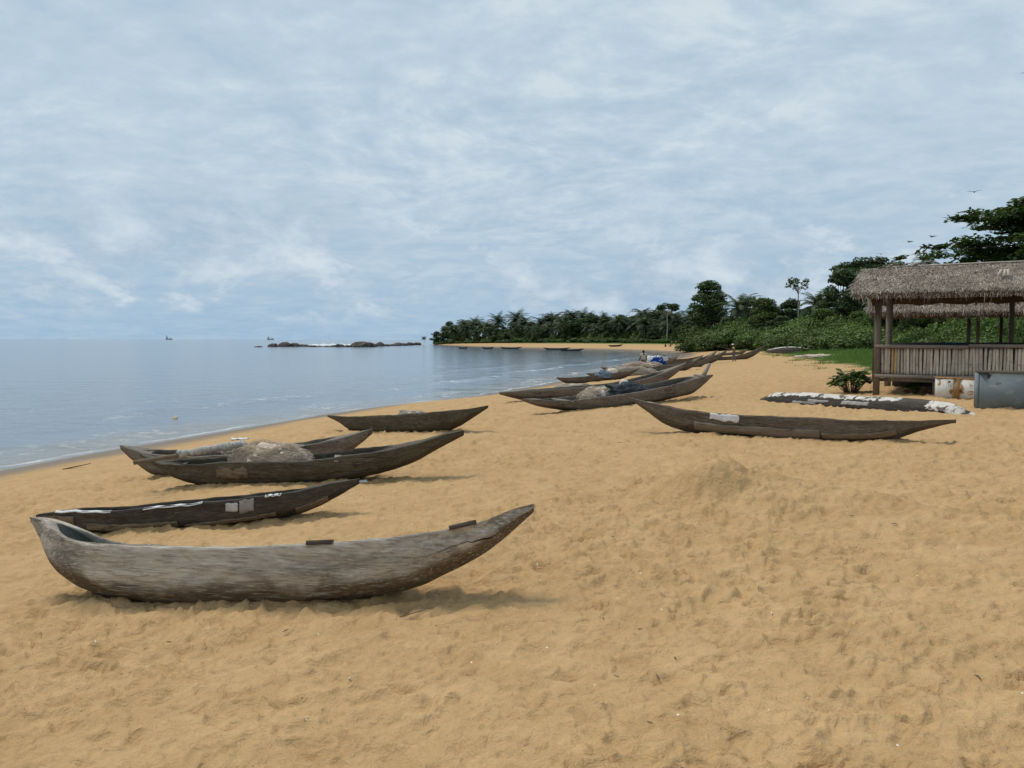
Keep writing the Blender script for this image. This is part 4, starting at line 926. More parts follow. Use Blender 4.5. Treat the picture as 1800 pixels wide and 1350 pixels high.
# small faded stencil on the cabinet door
st = bpy.data.curves.new('stencil', 'FONT'); st.body = '20+'; st.size = .075; st.extrude = .0008; st.materials.append(M['postd'])
tmp_ = bpy.data.objects.new('stencil_text', st); COL.objects.link(tmp_); dg = bpy.context.evaluated_depsgraph_get(); stm = bpy.data.meshes.new_from_object(tmp_.evaluated_get(dg)); bpy.data.objects.remove(tmp_)
so = bpy.data.objects.new('stencil', stm); link(so, cb); so['kind'] = 'stuff'; so.location = (-.36, -.2755, .60); so.rotation_euler = (R(90), 0, 0)
MB().box((-.69, .03, .45), (.04, .5, .80)).build('side_flange', M['greyp'], cb)
tag(cb, 'faded blue grey metal cabinet with a wooden lid at the right edge', 'cabinet')
bx = MB().box((0, 0, .10), (.5, .3, .22), jit=.01).build('black_crate', M['postd']); bx.location = (12.0, 17.2, gz(12.0, 17.2)); bx.rotation_euler = (0, 0, R(-24)); tag(bx, 'low black crate in front of the grey cabinet', 'crate')

# ------------------------------------------------------------------ vegetation
def leafmat(name, c1, c2, c3, transl=0.25):
    m, g = material(name)
    oi = g.new('ShaderNodeObjectInfo'); v = g.attr('v')
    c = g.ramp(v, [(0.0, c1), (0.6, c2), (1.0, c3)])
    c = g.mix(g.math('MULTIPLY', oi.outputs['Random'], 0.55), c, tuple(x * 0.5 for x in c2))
    g.put(g.b.inputs['Base Color'], c); g.b.inputs['Roughness'].default_value = 0.55; g.b.inputs['Specular IOR Level'].default_value = 0.3
    tr = g.new('ShaderNodeBsdfTranslucent'); g.put(tr.inputs[0], g.mix(0.5, c, (0.10, 0.16, 0.02)))
    mx = g.new('ShaderNodeMixShader'); mx.inputs[0].default_value = transl
    g.l.new(g.b.outputs[0], mx.inputs[1]); g.l.new(tr.outputs[0], mx.inputs[2]); g.l.new(mx.outputs[0], g.out.inputs[0])
    return m
M['lf_dark'] = leafmat('dark tree foliage', (0.026, 0.052, 0.016), (0.054, 0.096, 0.026), (0.110, 0.165, 0.042))
M['lf_palm'] = leafmat('palm foliage', (0.026, 0.048, 0.020), (0.050, 0.084, 0.032), (0.105, 0.140, 0.056), 0.2)
M['lf_scrub'] = leafmat('scrub foliage', (0.036, 0.066, 0.012), (0.086, 0.138, 0.024), (0.180, 0.235, 0.046))
M['lf_almond'] = leafmat('almond foliage', (0.022, 0.050, 0.014), (0.046, 0.094, 0.022), (0.110, 0.160, 0.032))
M['lf_bright'] = leafmat('bright scrub foliage', (0.060, 0.120, 0.020), (0.115, 0.205, 0.036), (0.19, 0.28, 0.06))
M['lf_grass'] = leafmat('beach grass', (0.10, 0.185, 0.036), (0.165, 0.290, 0.058), (0.27, 0.38, 0.11), 0.45)
M['bark'] = plain('grey bark', (0.20, 0.175, 0.14), (0.11, 0.095, 0.075), 4, stretch=(4, 4, 1))
M['bark_p'] = plain('pale bark', (0.42, 0.39, 0.33), (0.27, 0.25, 0.21), 4, stretch=(4, 4, 1))
def leaves(r, C, size, up=0.4, asp=0.55, out=None):
    n = len(C); a_ = r.normal(0, 1, (n, 3)); a_ /= np.linalg.norm(a_, axis=1)[:, None]
    nn = r.normal(0, 1, (n, 3)) + np.array([0, 0, up * 3]); 
    if out is not None: nn = nn + out * 1.2
    nn /= np.linalg.norm(nn, axis=1)[:, None]
    u = np.cross(a_, nn); u /= np.linalg.norm(u, axis=1)[:, None] + 1e-6; w = np.cross(nn, u)
    s = size * r.uniform(.6, 1.3, n)[:, None]
    return np.stack([C - u * s, C + w * s * asp - u * s * .1 + nn * s * .12, C + u * s, C - w * s * asp - u * s * .1 + nn * s * .12], 1).reshape(-1, 3)
def ellipsoid_pts(r, n, c, rad, shell=.45, flat=.0):
    d = r.normal(0, 1, (n, 3)); d /= np.linalg.norm(d, axis=1)[:, None]
    q = r.uniform(shell, 1, n) ** .7
    d[:, 2] = np.where(d[:, 2] < -flat, d[:, 2] * .45, d[:, 2])
    return np.array(c) + d * q[:, None] * np.array(rad), d
def broad(seed, H, W, trunk_h, nclump, leaf, per, mat, barkm, flat=.55, style='round', tr=.25):
    """returns (crown mesh, trunk mesh) of a broadleaf tree"""
    r = np.random.default_rng(seed); rr_ = random.Random(seed); Vs = []; vv = []; tm = MB()
    top = H * .8
    pts = [(0, 0, -.5)]; 
    for k in range(1, 6): pts.append((rr_.uniform(-.1, .1) * k * .5, rr_.uniform(-.1, .1) * k * .5, trunk_h * k / 5))
    tm.tube(pts, [tr * (1.3 - .13 * k) for k in range(6)], 8)
    base = np.array(pts[-1])
    for k in range(nclump):
        a_ = rr_.uniform(0, 6.283)
        if style == 'umbrella':
            rad = W * math.sqrt(rr_.uniform(.02, 1)) * .9; z = H * rr_.uniform(.84, .97) - rad * .12; cr = np.array([W * .30, W * .30, H * .055]) * rr_.uniform(.7, 1.2)
        else:
            t = rr_.uniform(0, 1); z = trunk_h * .75 + (H - trunk_h * .75) * (.12 + .80 * t); prof = math.sin(math.pi * min(1, .18 + .80 * t)) ** .7
            rad = W * prof * math.sqrt(rr_.uniform(.15, 1)) * .78; cs = W * rr_.uniform(.22, .40); cr = np.array([cs, cs, cs * flat * 1.25])
        c = np.array([math.cos(a_) * rad, math.sin(a_) * rad, z])
        mid = base * .45 + c * .55; mid[2] = base[2] * .5 + c[2] * .5 + .05 * H * rr_.uniform(-1, 1)
        tm.tube([base - np.array([0, 0, trunk_h * .15 * rr_.random()]), mid, c], [tr * .42, tr * .24, tr * .07], 5, False)
        P, d = ellipsoid_pts(r, per, c, cr); Vs.append(leaves(r, P, leaf, .35, .6, d))
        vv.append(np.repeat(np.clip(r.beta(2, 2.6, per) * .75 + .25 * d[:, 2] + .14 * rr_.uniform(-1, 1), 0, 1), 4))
    V = np.concatenate(Vs); me = make_mesh('crown', V, [np.arange(len(V)).reshape(-1, 4)], [mat], False, attrs={'v': np.concatenate(vv)})
    return me, tm.mesh('trunk', barkm, True)
def palm(seed, H, nf, fl, lean, mat, droop=1.0, nl=16, ll=.16):
    r = random.Random(seed); V = []; vv = []; tm = MB(); pts = []
    for k in range(7):
        t = k / 6; pts.append((lean[0] * t * t, lean[1] * t * t, H * t - .4 * (1 - t)))
    tm.tube(pts, [.26 - .10 * k / 6 for k in range(7)], 8); top = np.array(pts[-1])
    for f in range(nf):
        a_ = f * 2.39996 + r.uniform(-.2, .2); e = 1.35 - 1.75 * (f / nf) ** .9 + r.uniform(-.12, .12); L = fl * r.uniform(.8, 1.1); n = 9
        p = top.copy(); rach = [p.copy()]; ds = []
        for k in range(n):
            d = np.array([math.cos(a_) * math.cos(e), math.sin(a_) * math.cos(e), math.sin(e)]); p = p + d * L / n; rach.append(p.copy()); ds.append(d); e -= (.11 + .16 * (k / n)) * droop * (1.0 if e > -1.2 else .2)
        sh = r.uniform(.1, .6)
        for k in range(1, n + 1):
            d = ds[min(k, n - 1)]; sd = np.cross(d, (0, 0, 1)); sd /= np.linalg.norm(sd) + 1e-6; up = np.cross(sd, d)
            for q in range(max(1, nl // n)):
                t = (k - 1 + (q + r.random()) / max(1, nl // n)) / n; o = rach[k - 1] * (1 - (t * n - k + 1)) + rach[k] * (t * n - k + 1)
                ln = fl * ll * (.35 + 1.0 * math.sin(math.pi * min(1, .12 + t * .86))) * r.uniform(.8, 1.15)
                for s_ in (-1, 1):
                    dd = sd * s_ * .8 + d * .55 - np.array([0, 0, .28 * droop + r.uniform(0, .25)]) + up * .15; dd /= np.linalg.norm(dd); w = d * .030 * fl * .62
                    V += [o - w, o + w, o + dd * ln * .6 + w * .7, o + dd * ln]; vv += [sh + .25 * r.random()] * 4
        tm2 = [tuple(x) for x in rach[::3]]
        tm.tube(tm2, [.045, .03, .018, .008][:len(tm2)], 3, False)
    V = np.array(V); me = make_mesh('crown', V, [np.arange(len(V)).reshape(-1, 4)], [mat], False, attrs={'v': np.clip(vv, 0, 1)})
    return me, tm.mesh('trunk', M['bark'], True)
def bush(seed, n, leaf, mat, lumps=9, flat=.8):
    r = np.random.default_rng(seed); Vs = []; vv = []; tm = MB()
    for k in range(lumps):
        a_ = r.uniform(0, 6.28); q = math.sqrt(r.uniform(0, 1)) * .62; c = np.array([math.cos(a_) * q, math.sin(a_) * q, r.uniform(.15, .58) * (1 - q * .5)]); s_ = r.uniform(.28, .46)
        P, d = ellipsoid_pts(r, n // lumps, c, (s_, s_, s_ * flat), .5); P[:, 2] = np.maximum(P[:, 2], -.05)
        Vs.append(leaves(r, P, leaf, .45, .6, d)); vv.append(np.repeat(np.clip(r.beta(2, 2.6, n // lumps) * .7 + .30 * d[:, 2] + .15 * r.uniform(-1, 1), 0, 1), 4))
        tm.tube([(0, 0, -.1), tuple(c * .6), tuple(c)], [.035, .02, .01], 5, False)
    V = np.concatenate(Vs)
    return make_mesh('foliage', V, [np.arange(len(V)).reshape(-1, 4)], [mat], False, attrs={'v': np.concatenate(vv)}), tm.mesh('stem', M['bark'])
def plant(name, meshes, loc, scale, rz, label, cat, group=None, parts=('crown', 'trunk')):
    e = empty(name, loc, rz); e.scale = scale if isinstance(scale, tuple) else (scale,) * 3
    for nm, me in zip(parts, meshes): link(bpy.data.objects.new(nm, me), e)
    return tag(e, label, cat, group)
def ray_xy(px, d): return (px - 900) / 1352.0 * d, float(d)
def vdist(x, y): return float(sdist(VEG, np.array([float(x)]), np.array([float(y)]))[0])

# far shore: palms, broad trees and scrub
PAL = [palm(k, 8.0 + k % 3, 34, 6.2, (rnd.uniform(-1, 1), rnd.uniform(-1, 1)), M['lf_palm'], [1.0, .85, 1.15, .95][k % 4], 27, .20) for k in range(5)]
COCO = [palm(20 + k, 14, 20, 4.0, (rnd.uniform(-1.5, 1.5), .4), M['lf_palm'], 1.1, 18, .17) for k in range(2)]
BRD = [broad(40 + k, 12, 5.0, 4.5, 26, .34, 130, M['lf_dark'], M['bark'], .6) for k in range(4)]
BSH = [bush(60 + k, 1500, .075, M['lf_scrub'], 10) for k in range(4)] + [bush(70 + k, 1500, .075, M['lf_bright'], 10) for k in range(2)]
rs = random.Random(11)
edge_px = [(764, 472), (800, 440), (850, 405), (900, 378), (950, 355), (1000, 338), (1050, 320), (1100, 305), (1150, 290), (1200, 275), (1230, 262)]
def edge_d(px): return float(np.interp(px, [e[0] for e in edge_px], [e[1] for e in edge_px]))
FARP = 'palms in the treeline across the bay'; FART = 'trees in the treeline across the bay'; FARB = 'scrub along the far beach'
def zone_of(px):
    for lim, nm in ((800, 'at the tip of the headland'), (835, 'above the leftmost moored canoe'), (872, 'above the second moored canoe'), (905, 'above left half of long moored canoe'), (940, 'above right half of long moored canoe'), (968, 'just left of the tall coconut palm'), (1000, 'just right of the tall coconut palm'), (1036, 'just left of the coconut palm pair'), (1066, 'under the coconut palm pair'), (1100, 'right of the coconut palm pair'), (1140, 'above the lone beached canoe'), (1175, 'left of the umbrella crowned tree'), (1210, 'right of the umbrella crowned tree')):
        if px < lim: return nm
    return 'below the tallest round tree'
ROWN = ('front', 'second', 'rear')
for rowk, (off, stp) in enumerate(((6, 19), (19, 15), (38, 13))):
    px = 768 + rowk * 6
    while px < 1225:
        d = edge_d(px) + off + rs.uniform(-4, 6); x, y = ray_xy(px, d); z = gz(x, y)
        sc_ = (.86, 1.0, 1.10)[rowk] * rs.uniform(.72, 1.24)
        if rowk > 0 and px < 782: px += stp; continue
        if rs.random() < (.70 if px < 1010 else .48) and rowk < 2 or (rowk == 2 and rs.random() < .3):
            plant('palm_tree', PAL[rs.randrange(5)], (x, y, z - .5), sc_, rs.uniform(0, 6.28), '%s row palm of far treeline %s' % (ROWN[rowk], zone_of(px)), 'palm', FARP)
        else:
            plant('broadleaf_tree', BRD[rs.randrange(4)], (x, y, z - 1.2), (sc_ * 1.15, sc_ * 1.15, sc_ * rs.uniform(.82, 1.02)), rs.uniform(0, 6.28), '%s row dark tree of far treeline %s' % (ROWN[rowk], zone_of(px)), 'tree', FART)
        px += stp * rs.uniform(.7, 1.3)
for rowk, (off, stp, hs) in enumerate(((1.5, 12, .75), (9, 11, 1.7))):
    px = 770
    while px < 1215:
        d = edge_d(px) + off + rs.uniform(-1.5, 1.5); x, y = ray_xy(px, d); w_ = rs.uniform(3.2, 5.0)
        plant('scrub_bush', BSH[rs.randrange(6) if rowk == 0 else rs.randrange(4)], (x, y, gz(x, y) - .15), (w_, w_, rs.uniform(2.8, 4.4) * hs), rs.uniform(0, 6.28), '%s row bush on far beach %s' % (('low front', 'tall back')[rowk], zone_of(px)), 'bush', FARB, ('foliage', 'stem'))
        px += stp * rs.uniform(.7, 1.3)
for px, d, H, k, lb in ((968, 385, 17.2, 0, 'tall coconut palm rising alone above the far treeline'), (1036, 350, 16.5, 1, 'left one of two coconut palms above the far treeline'), (1062, 345, 16.2, 0, 'right one of two coconut palms above the far treeline')):
    x, y = ray_xy(px, d); plant('coconut_palm', COCO[k], (x, y, gz(x, y)), (H - gz(x, y)) / 16.2, rs.uniform(0, 6.28), lb, 'palm')
x, y = ray_xy(746, 470); plant('palm_tree', PAL[2], (x, y, 1.3), (.36, .36, .30), 0, 'small isolated tree on the rocks at the tip of the headland', 'palm')

# single trees nearer
def place(name, meshes, px, d, top_y, Hm, label, cat='tree', wscale=1.0, rz=0.0, group=None, dz=0.0):
    x, y = ray_xy(px, d); z = gz(x, y) + dz; top = CAM_Z + (597.6 - top_y) * d / 1352.0; s_ = (top - z) / Hm
    return plant(name, meshes, (x, y, z), (s_ * wscale, s_ * wscale, s_), rz, label, cat, group)
BIG = broad(81, 20, 7.2, 7.0, 48, .36, 240, M['lf_dark'], M['bark'], .6, tr=.4)
BIG2 = broad(82, 14, 5.4, 5.0, 40, .28, 240, M['lf_dark'], M['bark'], .65, tr=.3)
BIG3 = broad(83, 14, 5.0, 4.0, 44, .26, 230, M['lf_scrub'], M['bark'], .6, tr=.3)
UMB = broad(84, 16, 5.2, 11.5, 22, .30, 150, M['lf_dark'], M['bark_p'], .5, 'umbrella', tr=.28)
UMB2 = broad(85, 16, 7.0, 11.5, 30, .30, 180, M['lf_dark'], M['bark_p'], .5, 'umbrella', tr=.3)
SLIM = broad(86, 16, 2.9, 13.6, 12, .24, 45, M['lf_dark'], M['bark_p'], .5, 'umbrella', tr=.17)
BPAL = palm(90, 9, 30, 6.0, (1.0, .3), M['lf_palm'], .9, 27, .17)
place('broadleaf_tree', BIG, 1243, 262, 495, 20, 'tallest dark round tree where the far treeline meets the bay corner', wscale=1.1, rz=.4)
place('umbrella_tree', UMB, 1172, 285, 533, 16, 'pale trunked tree with a flat umbrella crown in the far treeline', rz=1.0)
place('palm_tree', BPAL, 1290, 190, 508, 13.5, 'big feathery palm right of the tallest round tree', 'palm', 1.05)
place('broadleaf_tree', BIG3, 1342, 165, 522, 14, 'mid green leafy tree behind the tall scrub, right of the feathery palm', wscale=1.0, rz=2.0)
place('broadleaf_tree', BIG2, 1318, 205, 524, 14, 'dark tree behind the feathery palm', wscale=1.1, rz=.3)
place('broadleaf_tree', BIG2, 1385, 175, 527, 14, 'dark leafy tree at the foot of the slender tall tree', wscale=1.2, rz=3.0)
place('slender_tree', SLIM, 1401, 165, 486, 16, 'slender bare trunked tree with a tiny crown against the sky', rz=.8)
place('palm_tree', PAL[1], 1437, 150, 503, 13.5, 'dark palm beside the slender tree', 'palm', .9)
place('broadleaf_tree', BIG2, 1478, 128, 478, 14, 'tall dark tree left of the shelter roof', wscale=.95, rz=1.4)
place('broadleaf_tree', BIG3, 1445, 125, 540, 14, 'green tree below the dark palm', wscale=1.25, rz=.9)
place('umbrella_tree', UMB2, 1530, 150, 453, 16, 'flat crowned tree showing above the left end of the shelter roof', rz=.2)
place('slender_tree', SLIM, 1488, 158, 468, 16, 'small tufted tree top beside the shelter roof', wscale=.9, rz=2.2)
place('palm_tree', COCO[0], 1625, 88, 432, 17.0, 'coconut palm crown showing above the shelter roof', 'palm', .85)
place('palm_tree', PAL[3], 1582, 105, 450, 14.5, 'lower palm top left of the coconut palm above the shelter roof', 'palm', .7)
place('palm_tree', PAL[0], 1640, 100, 447, 13, 'palm top right of the coconut palm above the shelter roof', 'palm', .7)
for px, d, ty in ((1560, 95, 482), (1610, 85, 478), (1680, 80, 470), (1740, 72, 468), (1800, 78, 470), (1860, 70, 470), (1505, 115, 545)):
    place('broadleaf_tree', BIG3 if px % 20 else BIG2, px, d, ty, 14, 'leafy tree behind the shelter, %s' % ('left of its corner post' if px < 1540 else 'above the left end of its roof' if px < 1600 else 'below the coconut palm' if px < 1650 else 'beneath the spreading tree' if px < 1700 else 'at the right edge of the picture' if px < 1790 else 'just beyond the right edge' if px < 1830 else 'furthest beyond the right edge'), wscale=.9, rz=px * .1, group='trees behind the shelter')

# forest filling the rise behind the scrub
FILL = 'trees of the rise behind the scrub belt'
for px, d, ty in ((1222, 300, 548), (1262, 300, 545), (1300, 260, 540), (1330, 250, 545), (1362, 230, 540), (1395, 225, 545), (1425, 210, 535), (1455, 190, 525), (1500, 180, 520), (1525, 160, 515), (1410, 150, 556), (1370, 150, 556), (1470, 140, 545)):
    place('broadleaf_tree', BRD[px % 4], px, d, ty, 12, 'dark filler tree of the rise, %s' % ('under the tallest round tree' if px < 1240 else 'between the tallest round tree and the feathery palm' if px < 1280 else 'behind the feathery palm' if px < 1315 else 'right behind the feathery palm' if px < 1340 else 'low, left of the slender tree' if px in (1370,) else 'left of the slender tree' if px < 1390 else 'behind the slender tree' if px < 1400 else 'low, at the foot of the slender tree' if px == 1410 else 'right of the slender tree' if px < 1440 else 'behind the dark palm' if px < 1460 else 'low, under the tall dark tree' if px == 1470 else 'right of the tall dark tree' if px < 1510 else 'beside the shelter roof'), wscale=1.5, rz=px * .3, group=FILL)

# scrub belt: big bush at the bay corner, then the belt behind the grass
NB = [bush(100 + k, 4200, .045, M['lf_scrub'], 14, .75) for k in range(4)] + [bush(110, 4200, .045, M['lf_bright'], 14, .75)]
for px, d, w_, h_ in ((1222, 182, 6.0, 4.2), (1240, 178, 6.5, 5.6), (1262, 172, 6.5, 6.0), (1288, 168, 6.0, 6.0), (1250, 190, 7, 7.0), (1280, 185, 8, 8.2), (1308, 178, 8, 7.6), (1330, 172, 8, 7.0)):
    x, y = ray_xy(px, d); plant('scrub_bush', NB[rs.randrange(4)], (x, y, gz(x, y) - .2), (w_, w_, h_), rs.uniform(0, 6.28), 'dense dark bush of the bay corner clump, %s' % ('leftmost' if px < 1230 else 'second from left in front' if px == 1240 else 'third from left in front' if px == 1262 else 'rightmost in front' if px == 1288 else 'left one at the back' if px == 1250 else 'middle one at the back' if px == 1280 else 'right one at the back' if px == 1308 else 'furthest right at the back'), 'bush', 'bushes at the bay corner', ('foliage', 'stem'))
for px, d, w_, h_ in ((1228, 268, 9, 9), (1262, 262, 9, 9.5), (1296, 246, 9, 10), (1326, 232, 9, 9.5), (1356, 215, 9, 9)):
    x, y = ray_xy(px, d); plant('scrub_bush', NB[px % 4], (x, y, gz(x, y) - .3), (w_, w_, h_), px * .7, 'tall thicket behind the bay corner clump, %s' % ('leftmost' if px < 1240 else 'second from left' if px < 1280 else 'middle' if px < 1310 else 'fourth from left' if px < 1340 else 'rightmost'), 'bush', 'thicket behind the bay corner', ('foliage', 'stem'))
BELT = 'bushes of the belt behind the beach grass'; cnt = 0
front = [(1300, 168), (1340, 150), (1380, 132), (1420, 115), (1460, 98), (1500, 86), (1540, 78)]
def belt_zone(px): return 'left of the white keeled canoe' if px < 1338 else 'above left half of white keeled canoe' if px < 1380 else 'above right half of white keeled canoe' if px < 1420 else 'above the flattened net' if px < 1455 else 'left of the shelter shrub' if px < 1490 else 'beside the shelter corner post'
for rown, off, stp, ty in (('front', 0, 15, 578), ('middle', 9, 16, 565), ('rear', 22, 18, 553)):
    px = 1300
    while px < 1536:
        d = float(np.interp(px, [f[0] for f in front], [f[1] for f in front])) + off + rs.uniform(-3, 3)
        x, y = ray_xy(px, d); z = gz(x, y) - .3; w_ = rs.uniform(3.0, 4.4) * d / 115 + .6
        top = CAM_Z + (597.6 - ty + rs.uniform(-7, 6)) * d / 1352
        plant('scrub_bush', NB[4 if rs.random() < .28 else rs.randrange(4)], (x, y, z), (w_, w_, (top - z) / .78), rs.uniform(0, 6.28), '%s row bush behind the grass, %s' % (rown, belt_zone(px)), 'bush', BELT, ('foliage', 'stem'))
        px += stp * rs.uniform(.75, 1.3)
for off, stp, hs in ((9, 30, .8), (15, 30, 1.15), (22, 36, 1.5)):
    px = 1535
    while px < 1900:
        d = None
        for dd in np.arange(33, 120, 1.0):
            x, y = ray_xy(px, dd)
            if vdist(x, y) > off: d = dd; break
        if d:
            x, y = ray_xy(px, d); w_ = rs.uniform(2.2, 3.2)
            plant('scrub_bush', NB[4 if rs.random() < .25 else rs.randrange(4)], (x, y, gz(x, y) - .3), (w_, w_, rs.uniform(2.6, 3.6) * hs * max(1, d / 48)), rs.uniform(0, 6.28), 'green bush, %s row behind the shelter, %s' % ('front' if off == 9 else 'middle' if off == 15 else 'rear', 'left of its second post' if px < 1575 else 'right of its second post' if px < 1620 else 'behind the blue basin' if px < 1665 else 'above the rusty chest' if px < 1710 else 'above the left part of the cabinet' if px < 1755 else 'at the right picture edge' if px < 1800 else 'beyond the right picture edge'), 'bush', 'bushes behind the shelter', ('foliage', 'stem'))
        px += stp * rs.uniform(.7, 1.3)

# spreading tree at the right edge, branches in flat tiers
r = np.random.default_rng(5); Vs = []; vv = []; tm = MB(); ax, ay = 30.5, 41.0; az_ = gz(ax, ay)
tm.tube([(0, 0, -.4), (.1, 0, 3), (0, .1, 6), (0, 0, 7.4), (.1, 0, 8.7)], [.34, .28, .22, .14, .06], 10)
for tz, aL, na_, ph in ((7.55, 6.6, 9, 3.00), (5.85, 8.0, 10, 3.12), (5.05, 7.2, 9, 2.95), (6.7, 4.2, 8, .5), (8.1, 3.8, 8, .3), (4.3, 6.0, 8, 3.3)):
    for k in range(na_):
        a_ = ph + k * 2 * math.pi / na_ + r.normal(0, .10) * (k > 0); L = aL * (1 if k == 0 else r.uniform(.75, 1.05)); pts = []
        for i in range(7):
            t = i / 6; pts.append((math.cos(a_) * L * t, math.sin(a_) * L * t, tz - .5 * (1 - t) + .35 * math.sin(t * 2.2) - .30 * t * t + .1 * r.normal()))
        tm.tube(pts, [.09, .075, .06, .045, .032, .02, .01], 5, False); P_ = np.array(pts)
        for i in range(1, 7):
            t = i / 6; w_ = (.35 + 1.25 * math.sin(math.pi * min(1, .25 + .66 * t)) ** 1.0) * (.55 if i == 6 else 1)
            if i < 2 and r.random() < .6: continue
            n = int(130 * w_) + 30; side = np.array([-math.sin(a_), math.cos(a_), 0])
            for _ in range(3):
                c = P_[i] + side * r.normal(0, .55 * w_) + np.array([math.cos(a_), math.sin(a_), 0]) * r.normal(0, .45) + np.array([0, 0, r.uniform(.0, .35)])
                Q_, d_ = ellipsoid_pts(r, n // 2, c, (.66 * w_ + .1, .66 * w_ + .1, .27 * w_ + .08), .2)
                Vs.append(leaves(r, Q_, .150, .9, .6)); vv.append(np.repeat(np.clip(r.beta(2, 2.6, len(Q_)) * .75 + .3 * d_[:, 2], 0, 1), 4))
V = np.concatenate(Vs)
at = empty('spreading_tree', (ax, ay, az_), 0); tm.build('trunk', M['bark'], at, True)
link(bpy.data.objects.new('crown', make_mesh('crown', V, [np.arange(len(V)).reshape(-1, 4)], [M['lf_almond']], False, attrs={'v': np.concatenate(vv)})), at)
tag(at, 'spreading tree with flat tiers of dark leaves at the right edge', 'tree')

# grass
r = np.random.default_rng(9)
n = 260000; th = np.radians(r.uniform(14, 36, n)); dd = np.exp(r.uniform(math.log(36), math.log(175), n)); gx = dd * np.sin(th); gy = dd * np.cos(th)
vd = sdist(VEG, gx, gy); ed = vd + 4.5 * pn(gx * .35, gy * .35, 121) + 2.5 * pn(gx * 1.1, gy * 1.1, 125) - .4
keep = (ed > -.2) & (vd < 24) & (r.uniform(0, 1, n) < sstep(-.6, 2.5, ed) * .9 + .1); gx, gy, vd, ed, dd = gx[keep], gy[keep], vd[keep], ed[keep], dd[keep]
n = len(gx); Dc = sdist(COAST, gx, gy); gzv = base_h(Dc, vd)
hh_ = r.uniform(.18, .5, n) * (.35 + .75 * sstep(0, 6, ed)) * (1 + .35 * pn(gx * .5, gy * .5, 122)) * (1 + .6 * sstep(8, 20, vd)); w_ = .010 * np.maximum(1, dd / 45) * r.uniform(.7, 1.5, n)
a_ = r.uniform(0, 6.28, n); ln_ = r.normal(0, .35, (n, 2)) * hh_[:, None]
B = np.stack([gx, gy, gzv - .03], -1); sv = np.stack([np.cos(a_) * w_, np.sin(a_) * w_, w_ * 0], -1); mid = B + np.stack([ln_[:, 0] * .35, ln_[:, 1] * .35, hh_ * .6], -1); tip = B + np.stack([ln_[:, 0], ln_[:, 1], hh_], -1)
V = np.stack([B - sv, B + sv, mid + sv * .8, tip, mid - sv * .8], 1).reshape(-1, 3); k5 = np.arange(n)[:, None] * 5
vcol = np.repeat(np.clip(r.beta(2, 2, n) * .7 + .2 + .35 * pn(gx * .25, gy * .25, 123), 0, 1), 5)
gr = obj('beach_grass', make_mesh('beach_grass', V, [np.hstack([k5, k5 + 1, k5 + 2, k5 + 4]), np.hstack([k5 + 4, k5 + 2, k5 + 3])], [M['lf_grass']], False, attrs={'v': vcol}))
tag(gr, 'low bright green beach grass and creeper behind the canoes', 'grass', kind='stuff')

# broad leaved shrubs by the shelter: every leaf its own piece
def leaf_mesh(nm, L, W, mat):
    V = []; n = 6
    for i in range(n):
        t = i / (n - 1); w_ = W * math.sin(math.pi * (t * .92 + .04)) ** .8 * (.55 + .6 * t); z = -.25 * L * t * t
        V += [(L * t, -w_, z - w_ * .05), (L * t, 0, z - .10 * w_), (L * t, w_, z + w_ * .05)]
    return make_mesh(nm, np.array(V), [grid_faces(n, 3)], [mat], True, attrs={'v': np.full(len(V), .55)})
LFM = [leaf_mesh('leaf', .24, .075, M['lf_scrub']), leaf_mesh('leaf', .20, .065, M['lf_almond']), leaf_mesh('leaf', .22, .07, M['lf_bright'])]
def leafy_shrub(name, loc, nst, h, sp, label, seed, big=1.0):
    r = random.Random(seed); e = empty(name, loc); q = MB()
    for s_ in range(nst):
        a_ = r.uniform(0, 6.28); R_ = sp * math.sqrt(r.random()); hh = h * (1 - .45 * (R_ / sp) ** 2) * r.uniform(.7, 1.05); tip = np.array([math.cos(a_) * R_, math.sin(a_) * R_, hh])
        pts = [(tip[0] * .25, tip[1] * .25, -.05), tuple(tip * np.array([.65, .65, .55])), tuple(tip)]; q.tube(pts, [.014, .010, .006], 5)
        for k in range(r.randint(6, 9)):
            t = r.uniform(.35, 1); p = np.array(pts[1]) * (1 - t) + tip * t; b_ = r.uniform(0, 6.28)
            o = link(bpy.data.objects.new('leaf', LFM[0 if r.random() < .6 else 1 if r.random() < .6 else 2]), e); o.location = tuple(p); s2 = r.uniform(.6, 1.1) * big; o.scale = (s2,) * 3; o.rotation_euler = (r.uniform(-.5, .5), r.uniform(-.7, .35), b_)
    q.build('stem', M['bark'], e, True); tag(e, label, 'shrub')
leafy_shrub('leafy_shrub', (10.75, 24.3, gz(10.75, 24.3)), 38, .82, .62, 'broad leaved green shrub at the left corner of the shelter', 3, 1.15)
leafy_shrub('leafy_shrub', (12.3, 23.5, gz(12.3, 23.5)), 14, .45, .4, 'low green shrub growing out from under the shelter floor', 4, .8)
leafy_shrub('leafy_shrub', (12.9, 23.0, gz(12.9, 23.0)), 6, .3, .25, 'smallest green sprig under the shelter beside the rusty chest', 6, .7)

